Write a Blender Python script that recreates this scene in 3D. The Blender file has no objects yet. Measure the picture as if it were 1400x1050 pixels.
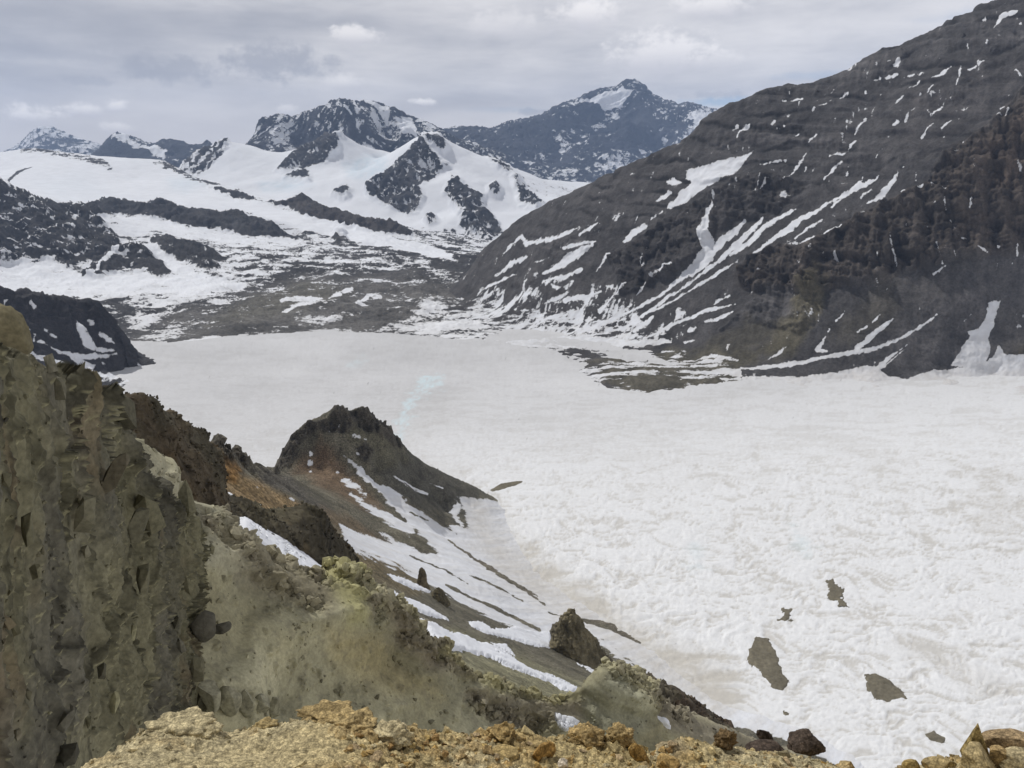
import bpy, bmesh, math, random
import numpy as np
from mathutils import Vector

f32 = np.float32
# ------------------------------------------------------------------ camera model
F, CX, CY = 1100.0, 700.0, 525.0            # focal length and centre for a 1400 x 1050 frame
PITCH = math.atan(285.0 / F)
CP, SP = math.cos(PITCH), math.sin(PITCH)

scene = bpy.context.scene
COL = scene.collection


def ray(px, py):
    u = (px - CX) / F
    v = (CY - py) / F
    return u, CP + v * SP, -SP + v * CP


def at(px, py, Y):
    """world point seen in direction (px, py) at a distance Y in front of the camera"""
    dx, dy, dz = ray(px, py)
    k = Y / dy
    return (dx * k, Y, dz * k)


def atz(px, py, z):
    """world point seen in direction (px, py) on the level z"""
    dx, dy, dz = ray(px, py)
    k = z / dz
    return (dx * k, dy * k, z)


def bearing(P):
    d = P[:, 1] * CP - P[:, 2] * SP
    d = np.where(np.abs(d) < 1e-6, 1e-6, d)
    return CX + F * P[:, 0] / d, CY - F * (P[:, 1] * SP + P[:, 2] * CP) / d


# ------------------------------------------------------------------ noise
_rng = np.random.default_rng(7)
_G = _rng.normal(size=(256, 3)).astype(f32)
_G /= np.linalg.norm(_G, axis=1)[:, None]


def _h(i, j, k, seed):
    h = (i * np.uint32(374761393) + j * np.uint32(668265263) + k * np.uint32(2246822519) + np.uint32((seed * 3266489917) & 0xffffffff))
    h = (h ^ (h >> np.uint32(13))) * np.uint32(1274126177)
    return (h ^ (h >> np.uint32(16)))


def perlin(x, y, z, seed=0):
    xi, yi, zi = np.floor(x), np.floor(y), np.floor(z)
    xf, yf, zf = (x - xi).astype(f32), (y - yi).astype(f32), (z - zi).astype(f32)
    I, J, K = (a.astype(np.int64).astype(np.uint32) for a in (xi, yi, zi))
    u, v, w = (t * t * t * (t * (t * 6 - 15) + 10) for t in (xf, yf, zf))
    one = np.uint32(1)
    out = 0
    for a in (0, 1):
        ia = I + one if a else I
        wa = u if a else 1 - u
        for b in (0, 1):
            jb = J + one if b else J
            wb = wa * (v if b else 1 - v)
            for c in (0, 1):
                kc = K + one if c else K
                g = _G[_h(ia, jb, kc, seed) & np.uint32(255)]
                d = g[:, 0] * (xf - a) + g[:, 1] * (yf - b) + g[:, 2] * (zf - c)
                out = out + d * (wb * (w if c else 1 - w))
    return out * 1.5


def fbm(P, size, octaves=5, seed=0, gain=0.5, ridged=False, stretch=(1, 1, 1), lac=2.03):
    """P in metres; size = wavelength in metres of the first octave; result about -1..1"""
    x, y, z = (P[:, i].astype(np.float64) / (size * stretch[i]) for i in range(3))
    s, amp, tot = 0, 1.0, 0.0
    for o in range(octaves):
        n = perlin(x, y, z, seed + o * 17)
        if ridged:
            n = 1 - 2 * np.abs(n)
        s = s + n * amp
        tot += amp
        amp *= gain
        x, y, z = x * lac + 3.1, y * lac + 1.7, z * lac + 9.2
    s = s / tot
    return (s - 0.5) * 1.7 + 0.15 if ridged else s * 1.75


def worley(P, size, seed=0, stretch=(1, 1, 1)):
    """distance to nearest and second nearest cell point, and a random value of the nearest cell"""
    q = np.stack([P[:, i] / (size * stretch[i]) for i in range(3)], 1)
    c = np.floor(q)
    n = len(q)
    d1 = np.full(n, 9.0, f32)
    d2 = np.full(n, 9.0, f32)
    idv = np.zeros(n, f32)
    for a in (-1, 0, 1):
        for b in (-1, 0, 1):
            for d in (-1, 0, 1):
                cc = c + np.array([a, b, d])
                I, J, K = (cc[:, i].astype(np.int64).astype(np.uint32) for i in range(3))
                h1, h2, h3 = _h(I, J, K, seed), _h(I, J, K, seed + 1), _h(I, J, K, seed + 2)
                pt = cc + np.stack([h1 % 1000, h2 % 1000, h3 % 1000], 1) / 1000.0
                dist = np.sqrt(((pt - q) ** 2).sum(1)).astype(f32)
                closer = dist < d1
                d2 = np.where(closer, d1, np.minimum(d2, dist))
                idv = np.where(closer, (h1 >> np.uint32(8)) % 997 / 997.0, idv).astype(f32)
                d1 = np.where(closer, dist, d1)
    return d1, d2, idv


def facets(P, size, seed=0, stretch=(1, 1, 1)):
    """broken rock: every cell is a plane with its own tilt and offset, closed up at the joints; about -0.5..0.5"""
    q = np.stack([P[:, i] / (size * stretch[i]) for i in range(3)], 1)
    c = np.floor(q)
    n = len(q)
    d1, d2 = np.full(n, 9.0, f32), np.full(n, 9.0, f32)
    val = np.zeros(n, f32)
    for a in (-1, 0, 1):
        for b in (-1, 0, 1):
            for d in (-1, 0, 1):
                cc = c + np.array([a, b, d])
                I, J, K = (cc[:, i].astype(np.int64).astype(np.uint32) for i in range(3))
                h = [_h(I, J, K, seed + m) for m in range(3)]
                pt = np.stack([t % 1000 for t in h], 1) / 1000.0
                v = q - cc - pt
                dist = np.sqrt((v ** 2).sum(1)).astype(f32)
                closer = dist < d1
                d2 = np.where(closer, d1, np.minimum(d2, dist))
                tilt = sum(((h[m] >> np.uint32(10)) % 991 / 991.0 - 0.5) * v[:, m] for m in range(3))
                val = np.where(closer, ((h[0] >> np.uint32(20)) % 499 / 499.0 - 0.5) * 0.8 + 1.5 * tilt, val).astype(f32)
                d1 = np.where(closer, dist, d1)
    gap = d2 - d1
    return val * sstep(0.0, 0.16, gap), gap, val


def angular(P, size, seed=0, n=6, vert=1.0, warp=0.35, fall=0.8, skew=True):
    """creased, flat-faced relief: triangle waves across joints in random directions; about -0.5..0.5"""
    r = np.random.default_rng(seed)
    out, tot, a, L = 0.0, 0.0, 1.0, float(size)
    for k in range(n):
        d = r.normal(size=3)
        d[2] *= vert
        d /= np.linalg.norm(d)
        w = fbm(P, L * 2.2, 2, seed + 31 * k)
        t = (P @ d) / L + r.random() * 9 + warp * w
        t = t - np.floor(t)
        c = (r.uniform(0.10, 0.2) if r.random() < 0.5 else r.uniform(0.8, 0.9)) if skew else r.uniform(0.25, 0.75)
        tri = np.where(t < c, t / c, (1 - t) / (1 - c))
        out = out + a * (tri - 0.5) * (0.65 + 0.7 * w)
        tot += a
        a *= fall
        L *= fall
    return out / tot * 1.8


def sstep(e0, e1, x):
    t = np.clip((x - e0) / (e1 - e0), 0, 1)
    return t * t * (3 - 2 * t)


# ------------------------------------------------------------------ outlines -> signed distance
FAR = 1e4


def sd_poly(px, py, pts, pad=130.0):
    pts = np.array(pts, float)
    out = np.full(px.shape, FAR, f32)
    m = (px > pts[:, 0].min() - pad) & (px < pts[:, 0].max() + pad) & (py > pts[:, 1].min() - pad) & (py < pts[:, 1].max() + pad)
    if not m.any():
        return out
    x, y = px[m], py[m]
    d = np.full(x.shape, 1e9)
    ins = np.zeros(x.shape, bool)
    for k in range(len(pts)):
        ax, ay = pts[k]
        bx, by = pts[(k + 1) % len(pts)]
        ex, ey = bx - ax, by - ay
        t = np.clip(((x - ax) * ex + (y - ay) * ey) / (ex * ex + ey * ey + 1e-9), 0, 1)
        d = np.minimum(d, np.hypot(x - ax - t * ex, y - ay - t * ey))
        if ay != by:
            ins ^= ((ay > y) != (by > y)) & (x < ex * (y - ay) / (by - ay) + ax)
    out[m] = np.where(ins, -d, d)
    return out


def sd_line(px, py, pts, w=None, pad=70.0):
    """distance to a polyline whose points are (x, y, half width)"""
    pts = [(p[0], p[1], p[2] if len(p) > 2 else w) for p in pts]
    A = np.array(pts, float)
    out = np.full(px.shape, FAR, f32)
    m = (px > A[:, 0].min() - pad) & (px < A[:, 0].max() + pad) & (py > A[:, 1].min() - pad) & (py < A[:, 1].max() + pad)
    if not m.any():
        return out
    x, y = px[m], py[m]
    d = np.full(x.shape, 1e9)
    if len(pts) == 1:
        d = np.hypot(x - A[0, 0], y - A[0, 1]) - A[0, 2]
    for (ax, ay, aw), (bx, by, bw) in zip(pts[:-1], pts[1:]):
        ex, ey = bx - ax, by - ay
        t = np.clip(((x - ax) * ex + (y - ay) * ey) / (ex * ex + ey * ey + 1e-9), 0, 1)
        d = np.minimum(d, np.hypot(x - ax - t * ex, y - ay - t * ey) - (aw + t * (bw - aw)))
    out[m] = d
    return out


def dense(pts, n):
    """resample a polyline of tuples to n points along its length (first two numbers)"""
    A = np.array(pts, float)
    s = np.r_[0, np.cumsum(np.hypot(np.diff(A[:, 0]), np.diff(A[:, 1])))]
    t = np.linspace(0, s[-1], n)
    return [tuple(np.interp(v, s, A[:, i]) for i in range(A.shape[1])) for v in t]


# ------------------------------------------------------------------ meshes
def tag(o, label, cat=None, group=None, kind=None):
    o['label'] = label
    if cat:
        o['category'] = cat
    if group:
        o['group'] = group
    if kind:
        o['kind'] = kind
    return o


def _hull(seed):
    r = np.random.default_rng(seed)
    bm = bmesh.new()
    for sx in (-1, 1):
        for sy in (-1, 1):
            for sz in (-1, 1):
                bm.verts.new(np.array((sx, sy, sz)) * r.uniform(0.2, 0.9, 3))
    for k in range(9):
        d = r.normal(size=3)
        bm.verts.new(d / np.linalg.norm(d) * r.uniform(0.75, 1.15))
    res = bmesh.ops.convex_hull(bm, input=bm.verts)
    bmesh.ops.delete(bm, geom=[v for v in bm.verts if not v.link_faces], context='VERTS')
    bmesh.ops.triangulate(bm, faces=bm.faces)
    bmesh.ops.recalc_face_normals(bm, faces=bm.faces)
    bm.verts.index_update()
    V = np.array([v.co[:] for v in bm.verts])
    T = np.array([[v.index for v in f.verts] for f in bm.faces])
    bm.free()
    return V, T


def rubble(L, where, n, smin, smax, seed, power=2.0, tall=1.0, sink=0.35, tone=0.22, by_dist=None, align=0.5, flat=1.0, mean=1.0):
    """angular blocks bedded in the land where the weight is high; they share its colours"""
    r = np.random.default_rng(seed)
    hulls = [_hull(seed * 50 + k) for k in range(10)]
    ok = np.where(where > 0)[0]
    if not len(ok):
        return None
    # even spread over the land's area, not over its grid
    G = L.P.reshape(L.nu, L.nv, 3)
    area = np.linalg.norm(np.cross(np.gradient(G, axis=0), np.gradient(G, axis=1)), axis=2).ravel()[ok] * where[ok]
    if by_dist is not None:
        area = area / (L.P[ok, 1] ** 2)
    pick = r.choice(ok, size=n, p=area / area.sum())
    VV, TT, CC = [], [], []
    off = 0
    for m, i in enumerate(pick):
        V, T = hulls[m % 10]
        s = smin + (smax - smin) * r.random() ** power
        if by_dist is not None:
            s *= L.P[i, 1] / by_dist
        sc = s * 0.5 * np.array((r.uniform(0.7, 1.3), r.uniform(0.7, 1.3), r.uniform(0.7, 1.3) * tall * flat))
        yaw = r.uniform(-align, align) * math.pi
        tx, ty = r.normal(0, 0.30, 2)
        c, q = math.cos(yaw), math.sin(yaw)
        R = np.array(((c, -q, 0), (q, c, 0), (0, 0, 1))) @ np.array(((1, 0, tx), (0, 1, ty), (-tx, -ty, 1)))
        W = (V * sc) @ R.T + L.P[i] - L.N[i] * s * sink * 0.5
        VV.append(W)
        TT.append(T + off)
        off += len(V)
        CC.append(np.tile(L.rock[i] * mean * (1 + tone * r.uniform(-1, 1)), (len(V), 1)))
    return np.concatenate(VV), np.concatenate(TT), np.clip(np.concatenate(CC), 0.01, 0.9)


def mesh_object(name, V, quads, mat, attrs=None, parent=None, tris=None):
    me = bpy.data.meshes.new(name)
    V = np.ascontiguousarray(V, f32)
    loops = [np.ascontiguousarray(quads, np.int32).ravel()] if quads is not None and len(quads) else []
    sizes = [np.full(len(quads), 4, np.int32)] if loops else []
    if tris is not None and len(tris):
        loops.append(np.ascontiguousarray(tris, np.int32).ravel())
        sizes.append(np.full(len(tris), 3, np.int32))
    L = np.concatenate(loops)
    S = np.concatenate(sizes)
    me.vertices.add(len(V))
    me.vertices.foreach_set('co', V.ravel())
    me.loops.add(len(L))
    me.loops.foreach_set('vertex_index', L)
    me.polygons.add(len(S))
    me.polygons.foreach_set('loop_start', np.r_[0, np.cumsum(S)[:-1]].astype(np.int32))
    me.update(calc_edges=True)
    me.validate()
    sm = np.ones(len(me.polygons), bool)
    if quads is not None and len(quads) and tris is not None:
        sm[len(quads):] = False
    me.polygons.foreach_set('use_smooth', sm)
    for k, a in (attrs or {}).items():
        a = np.asarray(a, f32)
        if a.ndim == 1:
            at_ = me.attributes.new(k, 'FLOAT', 'POINT')
            at_.data.foreach_set('value', np.ascontiguousarray(a))
        else:
            at_ = me.attributes.new(k, 'FLOAT_COLOR', 'POINT')
            at_.data.foreach_set('color', np.ascontiguousarray(np.c_[a, np.ones(len(a))], f32).ravel())
    me.materials.append(mat)
    o = bpy.data.objects.new(name, me)
    COL.objects.link(o)
    if parent:
        o.parent = parent
    return o


class Land:
    """a grid of points nu x nv with the bearings used for laying out what lies on it"""

    def __init__(self, P, nu, nv):
        self.P, self.nu, self.nv = P.reshape(-1, 3), nu, nv
        self.px, self.py = bearing(self.P)
        self.base = self.P.copy()
        self.normals()

    def normals(self):
        G = self.P.reshape(self.nu, self.nv, 3)
        n = np.cross(np.gradient(G, axis=0), np.gradient(G, axis=1))
        n /= np.linalg.norm(n, axis=2)[..., None] + 1e-12
        self.N = n.reshape(-1, 3)
        return self.N

    def orient(self, up=(0, 0, 1)):
        if (self.N @ np.array(up)).mean() < 0:
            self.flip = True
            self.N = -self.N
        else:
            self.flip = False

    def push(self, d, N=None):
        self.P = self.P + (self.N if N is None else N) * np.asarray(d)[:, None]

    def renormal(self):
        self.normals()
        if self.flip:
            self.N = -self.N

    def quads(self):
        i = np.arange(self.nu * self.nv).reshape(self.nu, self.nv)
        q = np.stack([i[:-1, :-1], i[1:, :-1], i[1:, 1:], i[:-1, 1:]], -1).reshape(-1, 4)
        return q[:, ::-1] if self.flip else q

    def poly(self, pts, wob=0):
        return sd_poly(self.px, self.py, pts) + wob

    def line(self, pts, w=None, wob=0):
        return sd_line(self.px, self.py, pts, w) + wob

    def make(self, name, mat, attrs=None, extra=()):
        V, T, A = [self.P], [], {k: [v] for k, v in (attrs or {}).items()}
        n = len(self.P)
        for e in extra:
            if e is None:
                continue
            V.append(e[0])
            T.append(e[1] + n)
            n += len(e[0])
            for k in A:
                A[k].append(e[2] if k == 'rock' else np.full(len(e[0]), -2.0) if k == 'snow' else np.tile(np.array(SNOW), (len(e[0]), 1)))
        o = mesh_object(name, np.concatenate(V), self.quads(), mat, {k: np.concatenate(v) for k, v in A.items()}, tris=np.concatenate(T) if T else None)
        self.obj = o
        return o


def heightland(ctrl, a0, a1, y0, y1, na, nv, lk=1.0, eps=0.002, hidden=0.12, fine=420):
    """terrain through the control points (x, y, z): height over the plan, radial grid"""
    C = np.array(ctrl, float)
    a, l, h = C[:, 0] / C[:, 1], np.log(C[:, 1]) * lk, C[:, 2] / C[:, 1]
    n = len(a)
    r = np.sqrt((a[:, None] - a) ** 2 + (l[:, None] - l) ** 2 + eps ** 2)
    A = np.zeros((n + 3, n + 3))
    A[:n, :n] = -r
    A[:n, :n] += np.eye(n) * 1e-5
    Q = np.c_[np.ones(n), a, l]
    A[:n, n:], A[n:, :n] = Q, Q.T
    w = np.linalg.lstsq(A, np.r_[h, 0, 0, 0], rcond=None)[0]

    def ev(aa, ll):
        s = np.zeros(aa.shape)
        for k in range(n):
            s -= w[k] * np.sqrt((aa - a[k]) ** 2 + (ll - l[k]) ** 2 + eps ** 2)
        return s + w[n] + w[n + 1] * aa + w[n + 2] * ll

    av = np.linspace(a0, a1, na)
    nc = max(60, na // 4)
    ac = np.linspace(a0, a1, nc)
    yv = np.exp(np.linspace(math.log(y0), math.log(y1), fine))
    lv = np.log(yv) * lk
    Hc = ev(np.repeat(ac[:, None], fine, 1), np.repeat(lv[None], nc, 0))
    t = (av - a0) / (a1 - a0) * (nc - 1)
    i0 = np.minimum(t.astype(int), nc - 2)
    fr = (t - i0)[:, None]
    H = Hc[i0] * (1 - fr) + Hc[i0 + 1] * fr
    rise = np.maximum.accumulate(H, axis=1)
    seen = np.diff(rise, axis=1) * F
    wts = seen + hidden * np.abs(np.diff(H, axis=1)) * F + 40.0 / fine
    cum = np.c_[np.zeros(na), np.cumsum(wts, 1)]
    P = np.zeros((na, nv, 3))
    for i in range(na):
        q = np.linspace(0, cum[i, -1], nv)
        yy = np.interp(q, cum[i], yv)
        hh = np.interp(q, cum[i], H[i])
        P[i, :, 0], P[i, :, 1], P[i, :, 2] = av[i] * yy, yy, hh * yy
    L = Land(P, na, nv)
    L.orient()
    return L


def loft(rows, nu, nv, up):
    """a surface through polylines of world points; up is any direction the outside faces"""
    R = []
    for r in rows:
        A = np.array(r, float)
        s = np.r_[0, np.cumsum(np.linalg.norm(np.diff(A, axis=0), axis=1))]
        t = np.linspace(0, s[-1], nu)
        R.append(np.stack([np.interp(t, s, A[:, i]) for i in range(3)], 1))
    R = np.array(R)                                   # rows x nu x 3
    d = np.linalg.norm(np.diff(R, axis=0), axis=2).mean(1)
    s = np.r_[0, np.cumsum(d)]
    t = np.linspace(0, s[-1], nv)
    P = np.zeros((nu, nv, 3))
    for j, v in enumerate(t):
        k = min(np.searchsorted(s, v, side='right') - 1, len(s) - 2)
        fr = (v - s[k]) / (s[k + 1] - s[k])
        P[:, j] = R[k] * (1 - fr) + R[k + 1] * fr
    L = Land(P, nu, nv)
    L.orient(up)
    return L


def paint(L, base, layers, noise=None):
    """layers = [(signed distance, value, feather px, keep noise)] painted in order; value scalar or colour"""
    base = np.asarray(base, float)
    n = len(L.px)
    S = np.tile(base, (n, 1)) if base.ndim else np.full(n, float(base))
    for sd, val, fe in layers:
        w = sstep(fe, -fe, sd)
        if base.ndim:
            S = S + (np.asarray(val, float) - S) * w[:, None]
        else:
            S = S + (val - S) * w
    return S


def biggest_piece(q, hh):
    """keep the one connected sheet that shows most"""
    ids, inv = np.unique(q, return_inverse=True)
    inv = inv.reshape(-1, 4)
    lab = np.arange(len(ids))
    vis = hh[ids] > 0
    f = inv[vis[inv].any(1)]
    if not len(f):
        return q
    while True:
        m = lab[f].min(1)
        new = lab.copy()
        for k in range(4):
            np.minimum.at(new, f[:, k], m)
        new = new[new]
        if (new == lab).all():
            break
        lab = new
    v, c = np.unique(lab[f[:, 0]], return_counts=True)
    return q[vis[inv].any(1)][lab[f[:, 0]] == v[c.argmax()]]


def drape(L, name, label, cat, sd, mat, h, attrs=None, group=None, kind=None, soft=2.0):
    """a sheet lying on the land, thick inside the outline and running out at its edge"""
    hh = np.clip(-sd / soft, -1.2, 1.0) * h
    q = L.quads()
    keep = (sd[q] < soft * 1.1).all(1) & (sd[q] < 0.5).any(1)
    q = q[keep]
    if len(q):
        q = biggest_piece(q, hh)
    if not len(q):
        print('EMPTY DRAPE', name, label)
        return None
    ids, inv = np.unique(q, return_inverse=True)
    V = L.P[ids] + L.N[ids] * hh[ids][:, None]
    c = V.mean(0)
    at_ = {k: a[ids] for k, a in (attrs or {}).items()}
    o = mesh_object(name, V - c, inv.reshape(-1, 4), mat, at_)
    o.location = c
    return tag(o, label, cat, group, kind)


# ------------------------------------------------------------------ materials
def mat_terrain(name, grain, bump, edge=0.12, edge_size=None, rock_var=0.45, snow_bump=0.25, rough=0.92, snow_size=None, pebbles=()):
    """rock of the per-point colour 'rock', snow of colour 'ice' where 'snow' > 0; grain in metres"""
    m = bpy.data.materials.new(name)
    m.use_nodes = True
    nt = m.node_tree
    N, K = nt.nodes, nt.links
    b = N['Principled BSDF']
    b.inputs['Roughness'].default_value = rough
    b.inputs['Specular IOR Level'].default_value = 0.15
    geo = N.new('ShaderNodeNewGeometry')

    def attr(nm):
        a = N.new('ShaderNodeAttribute')
        a.attribute_name = nm
        return a

    def noise(size, detail=4, rough_=0.6):
        t = N.new('ShaderNodeTexNoise')
        t.inputs['Scale'].default_value = 1.0 / size
        t.inputs['Detail'].default_value = detail
        t.inputs['Roughness'].default_value = rough_
        K.new(geo.outputs['Position'], t.inputs['Vector'])
        return t

    def ramp(sock, a, b_, c=0.0, d=1.0):
        r = N.new('ShaderNodeMapRange')
        for i, v in enumerate((a, b_, c, d)):
            r.inputs[1 + i].default_value = v
        K.new(sock, r.inputs[0])
        return r.outputs[0]

    def math_(op, a, b_):
        q = N.new('ShaderNodeMath')
        q.operation = op
        for i, v in enumerate((a, b_)):
            if isinstance(v, (int, float)):
                q.inputs[i].default_value = v
            else:
                K.new(v, q.inputs[i])
        return q.outputs[0]

    n1 = noise(grain, 8, 0.74)
    n4 = noise(grain * 7, 5, 0.62)
    n2 = noise(edge_size or grain * 1.5, 3, 0.6)
    var = math_('MULTIPLY', ramp(n1.outputs['Fac'], 0.30, 0.70, 1 - rock_var, 1 + rock_var), ramp(n4.outputs['Fac'], 0.3, 0.7, 1 - rock_var * 0.6, 1 + rock_var * 0.6))
    for size_, lo_, hi_ in pebbles:                       # single stones: a tone for each cell, dark gaps between
        wv = N.new('ShaderNodeTexVoronoi')
        wv.inputs['Scale'].default_value = 1.0 / size_
        K.new(geo.outputs['Position'], wv.inputs['Vector'])
        sp = N.new('ShaderNodeSeparateColor')
        K.new(wv.outputs['Color'], sp.inputs[0])
        var = math_('MULTIPLY', var, ramp(sp.outputs[0], 0, 1, lo_, hi_))
        var = math_('MULTIPLY', var, ramp(wv.outputs['Distance'], 0.35, 0.75, 1.08, 0.62))
    rk = N.new('ShaderNodeVectorMath')
    rk.operation = 'SCALE'
    K.new(attr('rock').outputs['Color'], rk.inputs[0])
    K.new(var, rk.inputs['Scale'])
    s = math_('ADD', attr('snow').outputs['Fac'], math_('MULTIPLY', math_('SUBTRACT', n2.outputs['Fac'], 0.5), edge * 4))
    fac = ramp(s, -edge * 0.35, edge * 0.35)
    mix = N.new('ShaderNodeMix')
    mix.data_type = 'RGBA'
    K.new(fac, mix.inputs['Factor'])
    K.new(rk.outputs[0], mix.inputs[6])
    ice = N.new('ShaderNodeVectorMath')
    ice.operation = 'SCALE'
    K.new(attr('ice').outputs['Color'], ice.inputs[0])
    n3 = noise(snow_size or grain * 2, 3, 0.55)
    K.new(ramp(n3.outputs['Fac'], 0.3, 0.7, 0.94, 1.03), ice.inputs['Scale'])
    K.new(ice.outputs[0], mix.inputs[7])
    K.new(mix.outputs[2], b.inputs['Base Color'])
    bp = N.new('ShaderNodeBump')
    bp.inputs['Distance'].default_value = bump
    K.new(ramp(fac, 0, 1, 1.0, snow_bump), bp.inputs['Strength'])
    K.new(n1.outputs['Fac'], bp.inputs['Height'])
    K.new(bp.outputs[0], b.inputs['Normal'])
    return m


def mat_plain(name, attr_name, grain, bump, var=0.3, rough=0.9, color=None, pebbles=(), streak=None):
    m = bpy.data.materials.new(name)
    m.use_nodes = True
    nt = m.node_tree
    N, K = nt.nodes, nt.links
    b = N['Principled BSDF']
    b.inputs['Roughness'].default_value = rough
    b.inputs['Specular IOR Level'].default_value = 0.15
    geo = N.new('ShaderNodeNewGeometry')
    t = N.new('ShaderNodeTexNoise')
    t.inputs['Scale'].default_value = 1 / grain
    t.inputs['Detail'].default_value = 6
    t.inputs['Roughness'].default_value = 0.65
    K.new(geo.outputs['Position'], t.inputs['Vector'])
    r = N.new('ShaderNodeMapRange')
    for i, v in enumerate((0.28, 0.72, 1 - var, 1 + var)):
        r.inputs[1 + i].default_value = v
    K.new(t.outputs['Fac'], r.inputs[0])
    fac = r.outputs[0]

    def mul(a, b):
        q = N.new('ShaderNodeMath')
        q.operation = 'MULTIPLY'
        K.new(a, q.inputs[0])
        K.new(b, q.inputs[1])
        return q.outputs[0]

    def remap(s, *v):
        q = N.new('ShaderNodeMapRange')
        for i, x in enumerate(v):
            q.inputs[1 + i].default_value = x
        K.new(s, q.inputs[0])
        return q.outputs[0]
    for size_, lo_, hi_ in pebbles:
        wv = N.new('ShaderNodeTexVoronoi')
        wv.inputs['Scale'].default_value = 1.0 / size_
        K.new(geo.outputs['Position'], wv.inputs['Vector'])
        sp = N.new('ShaderNodeSeparateColor')
        K.new(wv.outputs['Color'], sp.inputs[0])
        fac = mul(mul(fac, remap(sp.outputs[0], 0, 1, lo_, hi_)), remap(wv.outputs['Distance'], 0.35, 0.75, 1.06, 0.65))
    if streak:                                            # water stains running down the face
        mp = N.new('ShaderNodeMapping')
        mp.inputs['Scale'].default_value = (1 / streak, 1 / streak, 0.12 / streak)
        K.new(geo.outputs['Position'], mp.inputs['Vector'])
        tn = N.new('ShaderNodeTexNoise')
        tn.inputs['Scale'].default_value = 1.0
        tn.inputs['Detail'].default_value = 7
        tn.inputs['Roughness'].default_value = 0.7
        K.new(mp.outputs[0], tn.inputs['Vector'])
        fac = mul(fac, remap(tn.outputs['Fac'], 0.33, 0.67, 0.55, 1.4))
    sc = N.new('ShaderNodeVectorMath')
    sc.operation = 'SCALE'
    if color:
        sc.inputs[0].default_value = color
    else:
        a = N.new('ShaderNodeAttribute')
        a.attribute_name = attr_name
        K.new(a.outputs['Color'], sc.inputs[0])
    K.new(fac, sc.inputs['Scale'])
    K.new(sc.outputs[0], b.inputs['Base Color'])
    bp = N.new('ShaderNodeBump')
    bp.inputs['Distance'].default_value = bump
    K.new(t.outputs['Fac'], bp.inputs['Height'])
    K.new(bp.outputs[0], b.inputs['Normal'])
    return m


SNOW = (0.80, 0.82, 0.86)
STEP = 1.3                                  # grid spacing in 1400-frame pixels
# ------------------------------------------------------------------ light, sky, air, camera
SUN_EL, SUN_AZ = math.radians(52), math.radians(-56)     # azimuth from +Y towards +X: from the left, a little ahead
SUNDIR = Vector((math.sin(SUN_AZ) * math.cos(SUN_EL), math.cos(SUN_AZ) * math.cos(SUN_EL), math.sin(SUN_EL)))


def build_light():
    sd = bpy.data.lights.new('sun', 'SUN')
    sd.energy = 2.95
    sd.angle = math.radians(0.9)
    sd.color = (1.0, 0.975, 0.94)
    so = bpy.data.objects.new('sun', sd)
    so.rotation_euler = SUNDIR.to_track_quat('Z', 'Y').to_euler()
    so.location = (0, 0, 60)
    COL.objects.link(so)
    cd = bpy.data.cameras.new('camera')
    cd.sensor_width = 36
    cd.lens = 36 * F / 1400
    cd.clip_start = 0.05
    cd.clip_end = 200000
    co = bpy.data.objects.new('camera', cd)
    co.rotation_euler = (math.pi / 2 - PITCH, 0, 0)
    COL.objects.link(co)
    scene.camera = co
    vs = scene.view_settings
    vs.view_transform = 'Standard'
    vs.look = 'None'
    vs.exposure = -0.04
    vs.gamma = 1.0


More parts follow.
